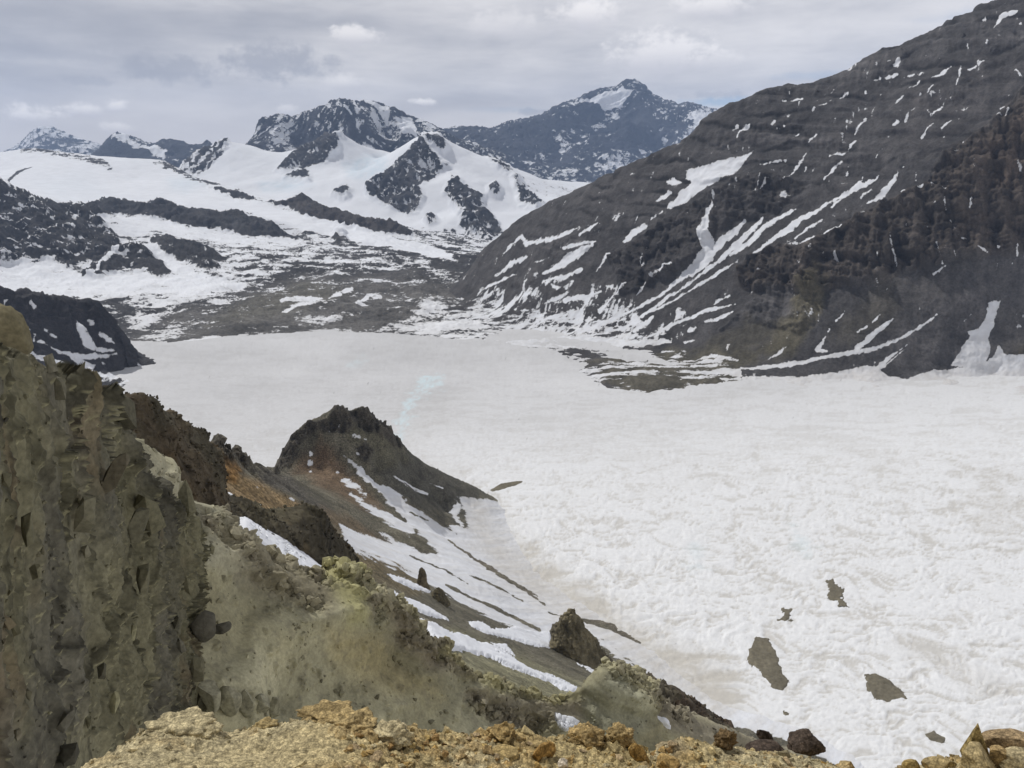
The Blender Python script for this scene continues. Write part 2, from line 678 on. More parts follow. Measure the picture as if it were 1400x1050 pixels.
def build_world():
    w = bpy.data.worlds.new('World')
    scene.world = w
    w.use_nodes = True
    nt = w.node_tree
    N, K = nt.nodes, nt.links
    N.clear()
    out = N.new('ShaderNodeOutputWorld')
    sky = N.new('ShaderNodeTexSky')
    sky.sky_type = 'NISHITA'
    sky.sun_disc = False
    sky.sun_elevation = SUN_EL
    sky.sun_rotation = SUN_AZ
    sky.altitude = 3500
    sky.air_density = 1.0
    sky.dust_density = 0.6
    bs = N.new('ShaderNodeBackground')
    bs.inputs['Strength'].default_value = 0.10
    K.new(sky.outputs[0], bs.inputs['Color'])
    tc = N.new('ShaderNodeTexCoord')
    D = tc.outputs['Generated']

    def M(op, a, b=None, c=None):
        q = N.new('ShaderNodeMath')
        q.operation = op
        for i, v in enumerate((a, b, c)):
            if v is None:
                continue
            if isinstance(v, (int, float)):
                q.inputs[i].default_value = v
            else:
                K.new(v, q.inputs[i])
        return q.outputs[0]

    def R(s, a, b, c=0.0, d=1.0, smooth=True):
        r = N.new('ShaderNodeMapRange')
        r.interpolation_type = 'SMOOTHSTEP' if smooth else 'LINEAR'
        for i, v in enumerate((a, b, c, d)):
            r.inputs[1 + i].default_value = v
        K.new(s, r.inputs[0])
        return r.outputs[0]

    def noise(vec, scale, detail=5, rough=0.55, dist=0.0):
        t = N.new('ShaderNodeTexNoise')
        t.inputs['Scale'].default_value = scale
        t.inputs['Detail'].default_value = detail
        t.inputs['Roughness'].default_value = rough
        t.inputs['Distortion'].default_value = dist
        K.new(vec, t.inputs['Vector'])
        return t.outputs['Fac']

    def comb(x, y, z):
        c = N.new('ShaderNodeCombineXYZ')
        for i, v in enumerate((x, y, z)):
            if isinstance(v, (int, float)):
                c.inputs[i].default_value = v
            else:
                K.new(v, c.inputs[i])
        return c.outputs[0]

    def mixc(f, a, b):
        m = N.new('ShaderNodeMix')
        m.data_type = 'RGBA'
        K.new(f, m.inputs['Factor'])
        for s, v in ((6, a), (7, b)):
            if isinstance(v, tuple):
                m.inputs[s].default_value = (*v, 1)
            else:
                K.new(v, m.inputs[s])
        return m.outputs[2]

    sep = N.new('ShaderNodeSeparateXYZ')
    K.new(D, sep.inputs[0])
    x, y, z = sep.outputs
    az = M('ARCTAN2', x, y)
    el = M('ARCSINE', z)
    # a high sheet of stratus seen almost edge on: bands along the horizon
    zz = M('ADD', M('MAXIMUM', z, 0.0), 0.10)
    sheet = comb(M('DIVIDE', x, zz), M('DIVIDE', y, zz), 0.0)
    n1 = noise(sheet, 0.42, 5, 0.5, 0.4)
    band = comb(M('MULTIPLY', az, 2.2), 0.0, M('MULTIPLY', el, 16.0))
    n2 = noise(band, 1.1, 6, 0.55, 0.3)
    n3 = noise(comb(M('MULTIPLY', az, 9.0), 0.0, M('MULTIPLY', el, 34.0)), 1.0, 6, 0.6, 0.2)
    t = M('ADD', M('ADD', M('MULTIPLY', n1, 0.32), M('MULTIPLY', n2, 0.42)), M('MULTIPLY', n3, 0.26))
    t = M('ADD', t, M('MULTIPLY', az, 0.10))            # the left of the sky is the greyer
    g = R(t, 0.33, 0.66)
    col = mixc(g, (0.47, 0.475, 0.515), (0.92, 0.895, 0.89))
    low = R(el, 0.03, 0.12, 1.0, 0.0)
    col = mixc(M('MULTIPLY', low, 0.7), col, (0.86, 0.82, 0.81))
    # separate clouds: bearing, height, half sizes, brightness
    wob = noise(comb(M('MULTIPLY', az, 40.0), 0.0, M('MULTIPLY', el, 60.0)), 1.0, 5, 0.6)
    wob2 = noise(comb(M('MULTIPLY', az, 110.0), 3.0, M('MULTIPLY', el, 150.0)), 1.0, 4, 0.6)
    wobble = M('ADD', M('MULTIPLY', M('SUBTRACT', wob, 0.5), 2.4), M('MULTIPLY', M('SUBTRACT', wob2, 0.5), 1.0))
    light, dark = (1.12, 1.08, 1.06), (0.42, 0.43, 0.48)
    puffs = [(40, 157, 30, 11, 0, 0.95), (118, 150, 17, 9, 0, 0.95), (157, 146, 13, 8, 0, 0.94), (160, 174, 18, 8, 0, 0.68),
             (485, 49, 34, 12, 0, 0.81), (470, 113, 26, 10, 0, 0.61), (577, 140, 17, 5, 0, 0.94), (392, 149, 14, 7, 0, 0.54),
             (800, 20, 40, 18, 0, 0.81), (905, 74, 62, 26, 0, 0.81), (985, 82, 40, 12, 0, 0.47), (970, 10, 45, 14, 0, 0.68),
             (690, 33, 46, 18, 0, 0.41), (375, 85, 62, 20, 1, 0.69), (240, 96, 60, 15, 1, 0.62), (115, 110, 26, 7, 1, 0.44),
             (452, 85, 14, 9, 1, 0.50), (728, 153, 24, 4, 1, 0.62), (980, 130, 46, 6, 1, 0.50), (60, 70, 90, 10, 1, 0.31)]
    for px, py, rx, ry, kind, op in puffs:
        dx, dy, dz = ray(px, py)
        n = math.sqrt(dx * dx + dy * dy + dz * dz)
        a0, e0 = math.atan2(dx, dy), math.asin(dz / n)
        qa = M('MULTIPLY', M('SUBTRACT', az, a0), F / rx / 1.05)
        qe = M('MULTIPLY', M('SUBTRACT', el, e0), F / ry / 1.05)
        d = M('SQRT', M('ADD', M('MULTIPLY', qa, qa), M('MULTIPLY', qe, qe)))
        d = M('ADD', d, wobble)
        f = R(d, 1.25, 0.35, 0.0, op)
        if kind == 0:                                    # sun-lit head over a greyer base
            c = mixc(R(qe, -0.9, 0.5), (0.74, 0.72, 0.75), light)
        else:
            c = dark
        col = mixc(f, col, c)
    up = N.new('ShaderNodeVectorMath')                 # added dimming high overhead, out of view, to strengthen the sun's contrast
    up.operation = 'SCALE'
    K.new(col, up.inputs[0])
    K.new(R(el, 0.30, 0.75, 1.0, 0.42), up.inputs['Scale'])
    col = up.outputs[0]
    bc = N.new('ShaderNodeBackground')
    K.new(col, bc.inputs['Color'])
    bc.inputs['Strength'].default_value = 1.0
    # thin places where the blue comes through
    hole = None
    for px, py, rx, ry, op in ((985, 139, 60, 8, 0.75), (1120, 103, 70, 6, 0.3), (1330, 22, 60, 10, 0.25), (690, 150, 60, 5, 0.15)):
        dx, dy, dz = ray(px, py)
        n = math.sqrt(dx * dx + dy * dy + dz * dz)
        qa = M('MULTIPLY', M('SUBTRACT', az, math.atan2(dx, dy)), F / rx)
        qe = M('MULTIPLY', M('SUBTRACT', el, math.asin(dz / n)), F / ry)
        d = M('ADD', M('SQRT', M('ADD', M('MULTIPLY', qa, qa), M('MULTIPLY', qe, qe))), M('MULTIPLY', wobble, 0.5))
        f = R(d, 1.2, 0.1, 0.0, op)
        hole = f if hole is None else M('MAXIMUM', hole, f)
    mx = N.new('ShaderNodeMixShader')
    K.new(hole, mx.inputs[0])
    K.new(bc.outputs[0], mx.inputs[1])
    K.new(bs.outputs[0], mx.inputs[2])
    K.new(mx.outputs[0], out.inputs['Surface'])
    w.cycles.sampling_method = 'MANUAL'
    w.cycles.sample_map_resolution = 256


def build_haze():
    V = np.array([(sx, sy, sz) for sz in (-1, 1) for sy in (-1, 1) for sx in (-1, 1)], float)
    lo, hi = np.array([-14000., -600., -640.]), np.array([14000., 20000., 1900.])
    V = lo + (V + 1) / 2 * (hi - lo)
    q = [(0, 2, 3, 1), (4, 5, 7, 6), (0, 1, 5, 4), (2, 6, 7, 3), (0, 4, 6, 2), (1, 3, 7, 5)]
    m = bpy.data.materials.new('haze_air')
    m.use_nodes = True
    nt = m.node_tree
    nt.nodes.clear()
    out = nt.nodes.new('ShaderNodeOutputMaterial')
    pv = nt.nodes.new('ShaderNodeVolumePrincipled')
    pv.inputs['Color'].default_value = (0.47, 0.65, 1.0, 1)
    pv.inputs['Density'].default_value = 3.0e-5
    nt.links.new(pv.outputs[0], out.inputs['Volume'])
    o = mesh_object('haze', V, q, m)
    tag(o, 'thin blue mountain haze over the whole valley', None, kind='stuff')


build_light()
build_world()
build_haze()
scene.cycles.volume_bounces = 0
scene.cycles.max_bounces = 6
scene.cycles.diffuse_bounces = 3
# ------------------------------------------------------------------ far mountains
ROCK_FAR = (0.052, 0.052, 0.056)
mat_far = mat_terrain('far_rock_and_snow', 26, 14, edge=0.16, edge_size=24, rock_var=0.5, snow_size=200)
mat_mid = mat_terrain('valley_rock_and_snow', 9, 5, edge=0.16, edge_size=9, rock_var=0.5, snow_size=70)


def line_at(pts, Y0, Y1=None, n=None):
    P = dense(pts, n) if n else pts
    k = len(P)
    return [at(p[0], p[1], Y0 + ((Y1 if Y1 is not None else Y0) - Y0) * i / max(1, k - 1)) for i, p in enumerate(P)]


def shift(pts, dy, dz):
    return [(x * (y + dy) / y, y + dy, z + dz) for x, y, z in pts]


def strokes(L, lst, wob):
    """smallest signed distance over many polylines, in px"""
    s = np.full(len(L.px), FAR, f32)
    for e in lst:
        s = np.minimum(s, L.line(e))
    return s + wob


def finish(L, name, mat, label, snow, rock, ice=None, blocks=()):
    n = len(L.px)
    if ice is None:
        ice = np.tile(np.array(SNOW), (n, 1))
    old = (sstep(0.30, 0.02, snow) * 0.32)[:, None]            # old snow is greyer towards its melting edge
    ice = ice * (1 - old) + np.array((0.50, 0.49, 0.47)) * old
    L.rock = rock
    o = L.make(name, mat, {'snow': snow, 'rock': rock, 'ice': ice}, [rubble(L, *b[0], **b[1]) for b in blocks])
    return tag(o, label, None, kind='structure')


def tint(L, base, size, seed=3, amt=0.25, hue=None):
    n = fbm(L.base, size, 4, seed)
    c = np.tile(np.array(base, float), (len(n), 1)) * (1 + amt * 2 * n)[:, None]
    if hue is not None:
        m = sstep(-0.1, 0.35, fbm(L.base, size * 1.7, 4, seed + 5))
        c = c * (1 - m[:, None]) + np.array(hue) * (1 + amt * n)[:, None] * m[:, None]
    return np.clip(c, 0.012, 0.9)


def peak_range(name, label, sky, Ys, base, Yb, a_pad=10, amp=60, wl=900, ctrl_extra=(), step=STEP, drop=500, seed=1, rows=None, n=46, jag=0.9):
    rj = np.random.default_rng(seed)
    n = n * 2
    top = line_at([(x, y + rj.normal(0, jag)) for x, y in dense(sky, n)], Ys)
    low = line_at(base, Yb, None, 16)
    ctrl = top + shift(top, Ys * 0.12, -drop) + low + shift(low, -Yb * 0.06, -120) + list(ctrl_extra)
    xs = [p[0] for p in sky]
    a0, a1 = at(min(xs) - a_pad, 230, 1000)[0] / 1000, at(max(xs) + a_pad, 230, 1000)[0] / 1000
    hgt = max(p[1] for p in base) - min(p[1] for p in sky)
    L = heightland(ctrl, a0, a1, Yb * 0.95, Ys * 1.1, int((a1 - a0) * F / step), rows or int(hgt / step * 1.5) + 20)
    g = fbm(L.base, wl, 7, seed, 0.62, True, (1, 1, 1.5))
    B = L.base
    tilt = np.stack([B[:, 0] + 0.45 * B[:, 2] * np.sin(B[:, 0] / wl * 2.2), B[:, 1], B[:, 2]], 1)
    h = fbm(tilt, wl * 0.17, 5, seed + 3, 0.6, True, (0.7, 0.7, 2.6))
    L.push((g - 0.1) * amp + 0.32 * amp * h)
    L.renormal()
    L.gully = -h
    return L, g


def far_ranges():
    # faint blue peak at the left edge
    L, g = peak_range('mountain', '', [(-30, 222), (5, 214), (20, 204), (37, 191), (45, 182), (52, 178), (57, 176), (68, 176), (80, 180), (95, 187), (110, 192), (125, 198), (150, 204), (200, 215)],
                      17500, [(-30, 232), (200, 232)], 15200, amp=90, wl=1200, drop=600, seed=11, n=30)
    s = 0.35 * L.gully + 0.25 * fbm(L.base, 160, 5, 12, 0.7, False, (1, 1, 1.5)) + 0.25 * g + 0.02
    finish(L, 'mountain', mat_far, 'faint blue peak with streaks of snow, farthest left on the horizon', s, tint(L, ROCK_FAR, 2000))

    # snow-backed peak behind the white dome
    L, g = peak_range('mountain', '', [(110, 228), (134, 207), (143, 194), (150, 188), (157, 183), (171, 183), (186, 190), (200, 196), (211, 199), (220, 194), (237, 190), (249, 193), (260, 199), (274, 197), (283, 191), (289, 196), (300, 206), (340, 225)],
                      12500, [(110, 244), (340, 262)], 10800, amp=55, wl=700, drop=500, seed=21)
    s = 0.3 * L.gully + 0.3 * fbm(L.base, 90, 5, 22, 0.7) + 0.22 * g - 0.22
    wob = 3 * fbm(L.base, 160, 4, 23)
    s = paint(L, 0, [(L.poly([(152, 185), (172, 183), (196, 195), (214, 201), (228, 208), (224, 218), (205, 208), (186, 202), (172, 193), (160, 190)], wob), 0.6, 3)]) + s
    s = s - 0.3 * sstep(4, -4, L.poly([(134, 214), (150, 192), (165, 196), (190, 206), (205, 216), (200, 228), (150, 226)], wob))
    finish(L, 'mountain', mat_far, 'dark blue peak with a white right-hand back, behind the white snow dome', s, tint(L, (0.05, 0.052, 0.06), 700))

    # long blue range with the pointed summit on the right
    skyB = [(520, 196), (560, 184), (609, 181), (626, 176), (640, 179), (651, 177), (671, 179), (691, 171), (714, 166), (729, 161), (754, 156), (766, 147), (777, 143), (791, 141), (797, 133), (806, 131), (817, 129), (837, 120), (851, 114), (867, 112), (877, 117), (886, 127), (900, 140), (914, 141), (937, 141), (954, 146), (974, 150), (1000, 156), (1060, 170)]
    L, g = peak_range('mountain', '', skyB, 14000, [(520, 240), (700, 252), (820, 258), (1060, 262)], 11500, amp=85, wl=1000, drop=700, seed=31,
                      ctrl_extra=line_at([(770, 215), (810, 190), (860, 160)], 12900) + line_at([(905, 210), (925, 180)], 12700) + line_at([(845, 215), (850, 190)], 13300))
    s = 0.22 * fbm(L.base, 300, 3, 36) + 0.42 * (L.gully + 0.15) + 0.24 * fbm(np.stack([L.base[:, 0] + 0.7 * L.base[:, 2], L.base[:, 1], L.base[:, 2]], 1), 70, 4, 32, 0.72, False, (0.7, 1, 2.6)) + 0.16 * g - 0.22
    wob = 3.5 * fbm(L.base, 220, 4, 33)
    s = s + paint(L, 0, [
        (L.poly([(800, 138), (822, 131), (850, 120), (862, 128), (848, 148), (828, 150), (812, 140)], wob), 1.0, 2),
        (L.poly([(808, 172), (822, 158), (845, 152), (848, 160), (830, 172), (815, 178)], wob), 0.32, 4),
        (L.poly([(760, 195), (780, 172), (800, 172), (790, 200), (770, 210)], wob), 0.16, 8),
        (L.poly([(938, 155), (952, 150), (968, 152), (976, 158), (960, 180), (950, 172)], wob), 0.55, 4),
        (L.poly([(915, 195), (930, 178), (955, 168), (960, 185), (935, 200)], wob), 0.28, 5),
        (L.poly([(730, 235), (780, 225), (840, 216), (880, 210), (905, 205), (880, 225), (840, 245), (760, 252), (725, 245)], wob), 0.20, 8),
        (L.poly([(850, 165), (870, 150), (890, 150), (880, 190), (855, 210), (840, 195)], wob), -0.3, 8),
        (L.poly([(610, 180), (690, 174), (760, 160), (800, 140), (800, 160), (760, 190), (700, 215), (650, 205)], wob), -0.12, 8)])
    rock = tint(L, (0.048, 0.049, 0.056), 900, 34, 0.3)
    finish(L, 'mountain', mat_far, 'long blue mountain range with a pointed snow-capped summit, right of centre', s, rock)

    # the broad rocky massif in the middle
    skyM = [(325, 206), (337, 198), (346, 186), (350, 172), (354, 161), (369, 159), (383, 160), (397, 163), (414, 156), (429, 153), (449, 145), (460, 139), (469, 136), (476, 138), (483, 141), (489, 142), (500, 139), (511, 141), (529, 149), (549, 151), (560, 159), (569, 166), (586, 168), (600, 175), (609, 181), (640, 196), (680, 214)]
    L, g = peak_range('mountain', '', skyM, 10500, [(320, 216), (400, 232), (500, 236), (600, 240), (680, 240)], 9300, amp=62, wl=800, drop=600, seed=41,
                      ctrl_extra=line_at([(470, 200), (470, 160)], 9900) + line_at([(420, 200), (425, 175)], 10250) + line_at([(520, 200), (510, 165)], 10200) + line_at([(545, 215), (550, 180)], 9700))
    s = 0.20 * fbm(L.base, 260, 3, 46) + 0.48 * (L.gully + 0.15) + 0.24 * fbm(L.base, 55, 4, 42, 0.70, False, (0.45, 1, 4.0)) + 0.20 * g - 0.12
    wob = 3.5 * fbm(L.base, 180, 4, 43)
    s = s + paint(L, 0, [
        (L.poly([(370, 185), (385, 168), (398, 172), (394, 190), (380, 200)], wob), 0.26, 6),
        (L.poly([(486, 160), (498, 164), (500, 173), (488, 172)], wob), 0.5, 3),
        (L.poly([(549, 170), (560, 160), (568, 172), (570, 186), (556, 184)], wob), 0.75, 3),
        (L.poly([(520, 152), (532, 152), (530, 170), (522, 168)], wob), 0.35, 3),
        (strokes(L, [[(500, 139, 1.5), (516, 147, 2.5), (530, 150, 1.5)], [(470, 142, 1), (480, 155, 2)], [(484, 141, 1), (490, 150, 1.5)], [(569, 166, 1), (588, 168, 1.5)]], wob * 0.3), 0.8, 1.5),
        (L.poly([(400, 170), (450, 150), (470, 160), (460, 190), (420, 195)], wob), -0.16, 6)])
    finish(L, 'mountain', mat_far, 'broad rocky massif with a flat top and steep left end, in the middle of the skyline', s, tint(L, (0.047, 0.048, 0.055), 600, 44, 0.3))


def front_snow_mountain():
    skyF = [(228, 246), (243, 236), (257, 223), (271, 209), (283, 202), (294, 197), (303, 193), (311, 191), (317, 194), (330, 196), (345, 199), (365, 207), (380, 208), (400, 206), (430, 198), (450, 188), (462, 182), (472, 184), (490, 196), (510, 204), (528, 210), (545, 208), (560, 198), (575, 187), (583, 184), (600, 184), (617, 196), (643, 211), (669, 217), (683, 221), (700, 230), (714, 235), (729, 240), (743, 246), (783, 249), (806, 250), (840, 252)]
    top = [at(x, y, Y) for x, y, Y in [(p[0], p[1], np.interp(p[0], [228, 320, 460, 530, 585, 700, 840], [8300, 8300, 7900, 8300, 7000, 7000, 7400])) for p in dense(skyF, 70)]]
    mids = [(300, 235, 7700), (340, 225, 7800), (400, 232, 7600), (350, 262, 7100), (400, 250, 7200), (440, 240, 7250), (470, 225, 7600), (500, 235, 7500), (520, 222, 7900),
            (500, 262, 6700), (520, 240, 6850), (540, 222, 6930), (560, 205, 6980), (545, 292, 6300), (570, 262, 6450), (600, 240, 6700),
            (620, 242, 6500), (645, 300, 5950), (630, 290, 5950), (600, 290, 6150), (690, 290, 6150), (660, 270, 6300), (690, 250, 6650), (720, 270, 6500), (745, 275, 6350), (780, 262, 6900), (665, 333, 5550), (700, 310, 5800),
            (430, 285, 6500), (480, 290, 6300), (580, 318, 5850), (620, 325, 5750), (340, 285, 6500), (300, 270, 6900)]
    low = line_at([(228, 300), (330, 300), (450, 318), (560, 335), (660, 350), (840, 330)], 5300, 5300, 14)
    ctrl = top + shift(top, 900, -350) + [at(*m) for m in mids] + low + shift(low, -300, -100)
    a0, a1 = at(228, 230, 1)[0], at(838, 230, 1)[0]
    L = heightland(ctrl, a0, a1, 5100, 8700, int(610 / STEP), 190)
    g = fbm(L.base, 520, 6, 51, 0.55, True, (1, 1, 1.6))
    wob = 2.2 * fbm(L.base, 120, 5, 53, 0.7)
    rocks = [[(376, 233), (394, 217), (417, 203), (434, 194), (448, 184), (466, 182), (462, 206), (443, 223), (426, 226), (414, 231), (391, 237)],
             [(390, 244), (400, 238), (414, 231), (423, 236), (424, 249), (409, 246)],
             [(455, 267), (466, 256), (475, 254), (482, 261), (476, 270), (465, 271)],
             [(500, 257), (517, 240), (537, 226), (551, 214), (563, 200), (580, 189), (586, 200), (597, 214), (614, 229), (594, 240), (574, 254), (580, 269), (569, 291), (557, 294), (540, 286), (523, 277), (506, 269)],
             [(607, 263), (617, 240), (629, 246), (643, 263), (663, 269), (657, 280), (680, 303), (689, 317), (669, 331), (643, 323), (629, 309), (631, 294), (620, 280)],
             [(666, 214), (694, 229), (711, 246), (720, 265), (743, 281), (733, 288), (711, 280), (706, 263), (697, 243), (680, 229)],
             [(580, 186), (600, 186), (612, 202), (606, 212), (590, 200)],
             [(666, 258), (676, 254), (684, 262), (678, 270), (668, 266)], [(582, 300), (594, 296), (600, 304), (588, 308)]]
    rk = np.full(len(L.px), FAR, f32)
    for r in rocks:
        rk = np.minimum(rk, L.poly(r))
    strip = L.poly([(243, 238), (257, 223), (271, 209), (294, 196), (312, 190), (312, 200), (296, 218), (283, 232), (272, 240), (258, 238)])
    lowrock = L.poly([(575, 310), (640, 318), (690, 318), (660, 345), (600, 325)])
    on = sstep(6, -5, np.minimum(rk, strip) + wob)
    gl = fbm(np.stack([L.base[:, 0] + 0.4 * L.base[:, 2], L.base[:, 1], L.base[:, 2]], 1), 110, 5, 58, 0.6, True, (0.8, 0.8, 2.2))
    L.push(on * (20 + 60 * (g - 0.1) + 26 * gl) + (1 - on) * 16 * fbm(L.base, 400, 5, 52))
    L.renormal()
    fine = fbm(np.stack([L.base[:, 0] + 0.5 * L.base[:, 2], L.base[:, 1], L.base[:, 2]], 1), 52, 4, 54, 0.70, False, (0.6, 0.8, 2.8))
    s = paint(L, 0.62, [(rk + wob, -0.17, 3.5), (lowrock + wob, -0.02, 8), (strip + wob, -0.05, 3),
                        (L.poly([(590, 214), (614, 228), (600, 240), (575, 250), (560, 240), (575, 215)], wob), -0.02, 6),
                        (L.poly([(690, 232), (740, 248), (800, 255), (800, 275), (740, 270), (705, 255)], wob), 0.3, 6)]) + 0.40 * fine - 0.36 * (gl - 0.1) + 0.08 * g
    stripes = np.sin((L.px + L.py * 1.05) * 0.62 + 2.5 * fbm(L.base, 300, 3, 55)) * 0.32
    s = s + stripes * sstep(4, -3, strip)
    ice = np.tile(np.array(SNOW), (len(s), 1))
    blue = sstep(8, -8, L.poly([(470, 222), (500, 212), (528, 215), (528, 230), (500, 245), (476, 242)], wob)) * 0.7
    blue = np.maximum(blue, 0.55 * sstep(6, -6, L.poly([(350, 250), (390, 246), (430, 255), (400, 262), (360, 262)], wob)))
    blue = blue * (0.7 + 0.6 * fbm(L.base, 60, 4, 56))
    ice = ice * (1 - blue[:, None]) + np.array((0.60, 0.71, 0.79)) * blue[:, None]
    finish(L, 'mountain', mat_far, 'white snow mountain with dark rock ribs and glacier bowls below the massif', s, tint(L, (0.062, 0.06, 0.06), 300, 57, 0.3, None), ice)


far_ranges()
front_snow_mountain()
# ------------------------------------------------------------------ valley, snow dome, glacier
GZ = -400.0


def pz(px, py, z=GZ):
    return atz(px, py, z)


def valley():
    dome = [(-60, 214), (0, 210), (29, 206), (46, 204), (71, 207), (94, 210), (120, 213), (137, 214), (160, 216), (183, 218), (206, 221), (226, 221), (243, 229), (263, 240), (280, 246), (303, 251), (325, 257), (345, 264), (380, 275)]
    top = [at(x, y, np.interp(x, [0, 200, 380], [7600, 7200, 5900])) for x, y in dense(dome, 34)]
    C = top + shift(top, 700, -160)
    mids = [(0, 236, 6600), (45, 228, 6500), (100, 240, 6200), (60, 262, 5500), (180, 245, 6300), (180, 268, 5500), (250, 258, 5900), (300, 275, 5500), (120, 272, 5300), (260, 278, 5300),
            (205, 290, 4900), (250, 296, 4800), (330, 300, 4750), (400, 325, 4300), (400, 284, 5250), (430, 305, 4800), (480, 320, 4500), (540, 330, 4300), (600, 346, 4050),
            (414, 268, 5350), (454, 287, 5150), (500, 301, 4950), (543, 307, 4850), (562, 322, 4700), (400, 290, 5050), (471, 311, 4700), (529, 321, 4600),
            (137, 275, 4900), (160, 274, 4880), (203, 281, 4820), (220, 273, 4800), (257, 288, 4720), (331, 291, 4650), (371, 301, 4560), (403, 328, 4400),
            (150, 296, 4600), (220, 302, 4500), (300, 314, 4400), (383, 328, 4320)]
    C += [at(*m) for m in mids]
    C += shift([at(x, y, Y) for x, y, Y in ((160, 274, 4880), (257, 288, 4720), (331, 291, 4650), (454, 287, 5150), (530, 303, 4880))], 240, -45)
    # left dark steps
    C += [at(*m) for m in [(-60, 235, 3300), (0, 247, 3450), (29, 263, 3550), (60, 277, 3700), (114, 281, 3900), (0, 300, 3250), (60, 310, 3350), (120, 320, 3500), (-60, 300, 3100), (164, 332, 3600), (0, 360, 3000), (60, 355, 3080), (120, 352, 3200),
                           (183, 331, 3500), (217, 357, 3350), (160, 345, 3330), (140, 380, 2980), (230, 378, 3050), (20, 385, 2780), (80, 400, 2650), (150, 405, 2600)]]
    for x, y, z in [(250, 350, -335), (300, 345, -330), (350, 350, -335), (300, 375, -362), (400, 350, -340), (450, 340, -338), (500, 350, -345), (550, 360, -352), (600, 372, -362), (640, 360, -350), (660, 345, -345), (350, 385, -378), (450, 380, -372), (520, 382, -372), (600, 395, -382),
                    (200, 420, -392), (250, 410, -388), (300, 420, -387), (380, 410, -380), (460, 415, -382), (540, 410, -385), (300, 445, -395), (400, 440, -393), (500, 438, -394), (600, 440, -396), (690, 445, -404),
                    (150, 470, -402), (215, 482, -403), (250, 471, -402), (300, 464, -402), (350, 459, -402), (400, 456, -402), (450, 455, -402), (500, 456, -402), (560, 460, -402), (620, 466, -402), (690, 472, -405), (780, 478, -412), (760, 420, -415), (760, 360, -425), (700, 400, -408)]:
        C.append(atz(x, y, z))
    C += [atz(x, y, -396.5) for x, y in ((350, 450), (400, 447), (450, 446), (500, 447), (560, 450), (620, 455))]
    sh = [pz(x, y + 24, -424) for x, y in ((100, 486), (215, 484), (300, 466), (400, 458), (500, 458), (620, 468), (780, 480))]
    C += sh
    a0, a1 = at(-55, 230, 1)[0], at(775, 230, 1)[0]
    L = heightland(C, a0, a1, 1950, 8000, int(830 / STEP), 300, eps=0.006)
    B = L.base
    wob = 3.0 * fbm(B, 60, 5, 61)
    crag = {
        'steps': [(-40, 240), (0, 246), (29, 263), (60, 277), (114, 280), (134, 297), (154, 317), (164, 331), (143, 348), (114, 354), (94, 365), (77, 357), (43, 353), (0, 361), (-40, 360)],
        'knoll': [(111, 383), (129, 360), (160, 340), (183, 331), (203, 343), (217, 357), (234, 374), (217, 377), (200, 371), (177, 369), (160, 371), (137, 380)],
        'band': [(117, 283), (137, 274), (160, 274), (186, 279), (203, 280), (220, 273), (237, 280), (257, 287), (286, 290), (314, 290), (331, 290), (351, 296), (371, 300), (383, 314), (403, 327), (383, 326), (343, 323), (314, 314), (286, 313), (257, 310), (237, 304), (217, 300), (200, 294), (171, 294), (149, 294), (131, 294)],
        'whale': [(377, 279), (394, 274), (414, 267), (429, 277), (454, 286), (477, 293), (500, 300), (529, 301), (543, 306), (561, 321), (529, 319), (500, 314), (471, 309), (443, 300), (420, 296), (400, 286)],
        'tail': [(286, 257), (309, 259), (329, 263), (351, 274), (377, 277), (349, 277), (326, 274), (303, 266)],
        'patch': [(203, 328), (235, 328), (270, 335), (295, 345), (305, 355), (280, 355), (300, 365), (280, 370), (250, 355), (225, 345)],
        'dots': [(452, 320), (462, 313), (472, 318), (476, 330), (462, 330)]}
    ck = np.full(len(L.px), FAR, f32)
    sds = {}
    for k, v in crag.items():
        sds[k] = L.poly(v)
        ck = np.minimum(ck, sds[k])
    crest = L.line([(29, 207, 3), (60, 206, 4), (90, 212, 4), (120, 217, 5), (140, 222, 6), (150, 229, 4)])
    rim = L.line([(205, 222, 1), (225, 224, 5), (243, 232, 5), (262, 243, 4), (280, 249, 3), (303, 254, 2)])
    knob = L.line([(10, 247, 2), (22, 238, 2.5), (34, 231, 2), (46, 229, 1)])
    on = sstep(4, -4, ck + wob)
    hum = sstep(280, 330, L.py) * (1 - on) * sstep(470, 452, L.py)
    g = fbm(B, 130, 6, 62, 0.55, True, (1, 1, 0.7))
    h2 = fbm(B, 170, 6, 63, 0.55)
    L.push(on * (16 + 30 * (g - 0.1) + 7 * fbm(B, 36, 5, 74, 0.65, True, (1, 1, 1.5))) + hum * sstep(468, 440, L.py) * (14 * h2 + 5 * fbm(B, 45, 4, 64, 0.6, True)) + sstep(4, -3, np.minimum(crest, rim)) * 10 * g
           + (1 - hum) * (1 - on) * (11 * fbm(B, 420, 5, 65)), np.tile((0, -0.35, 0.94), (len(B), 1)))
    L.renormal()
    # snow: streaks lying along the contours
    st1 = fbm(B, 64, 6, 66, 0.66, False, (1.7, 1.7, 0.35))
    st2 = fbm(B, 20, 5, 67, 0.7, False, (1.8, 1.2, 0.5))
    strata = fbm(B, 50, 5, 68, 0.65, False, (2.6, 2.6, 0.22))
    tongue = L.line([(296, 277, 6), (330, 284, 9), (360, 291, 10), (400, 300, 9), (430, 308, 9), (470, 317, 9), (500, 325, 9), (540, 333, 7), (570, 339, 7), (595, 347, 6), (615, 352, 3)])
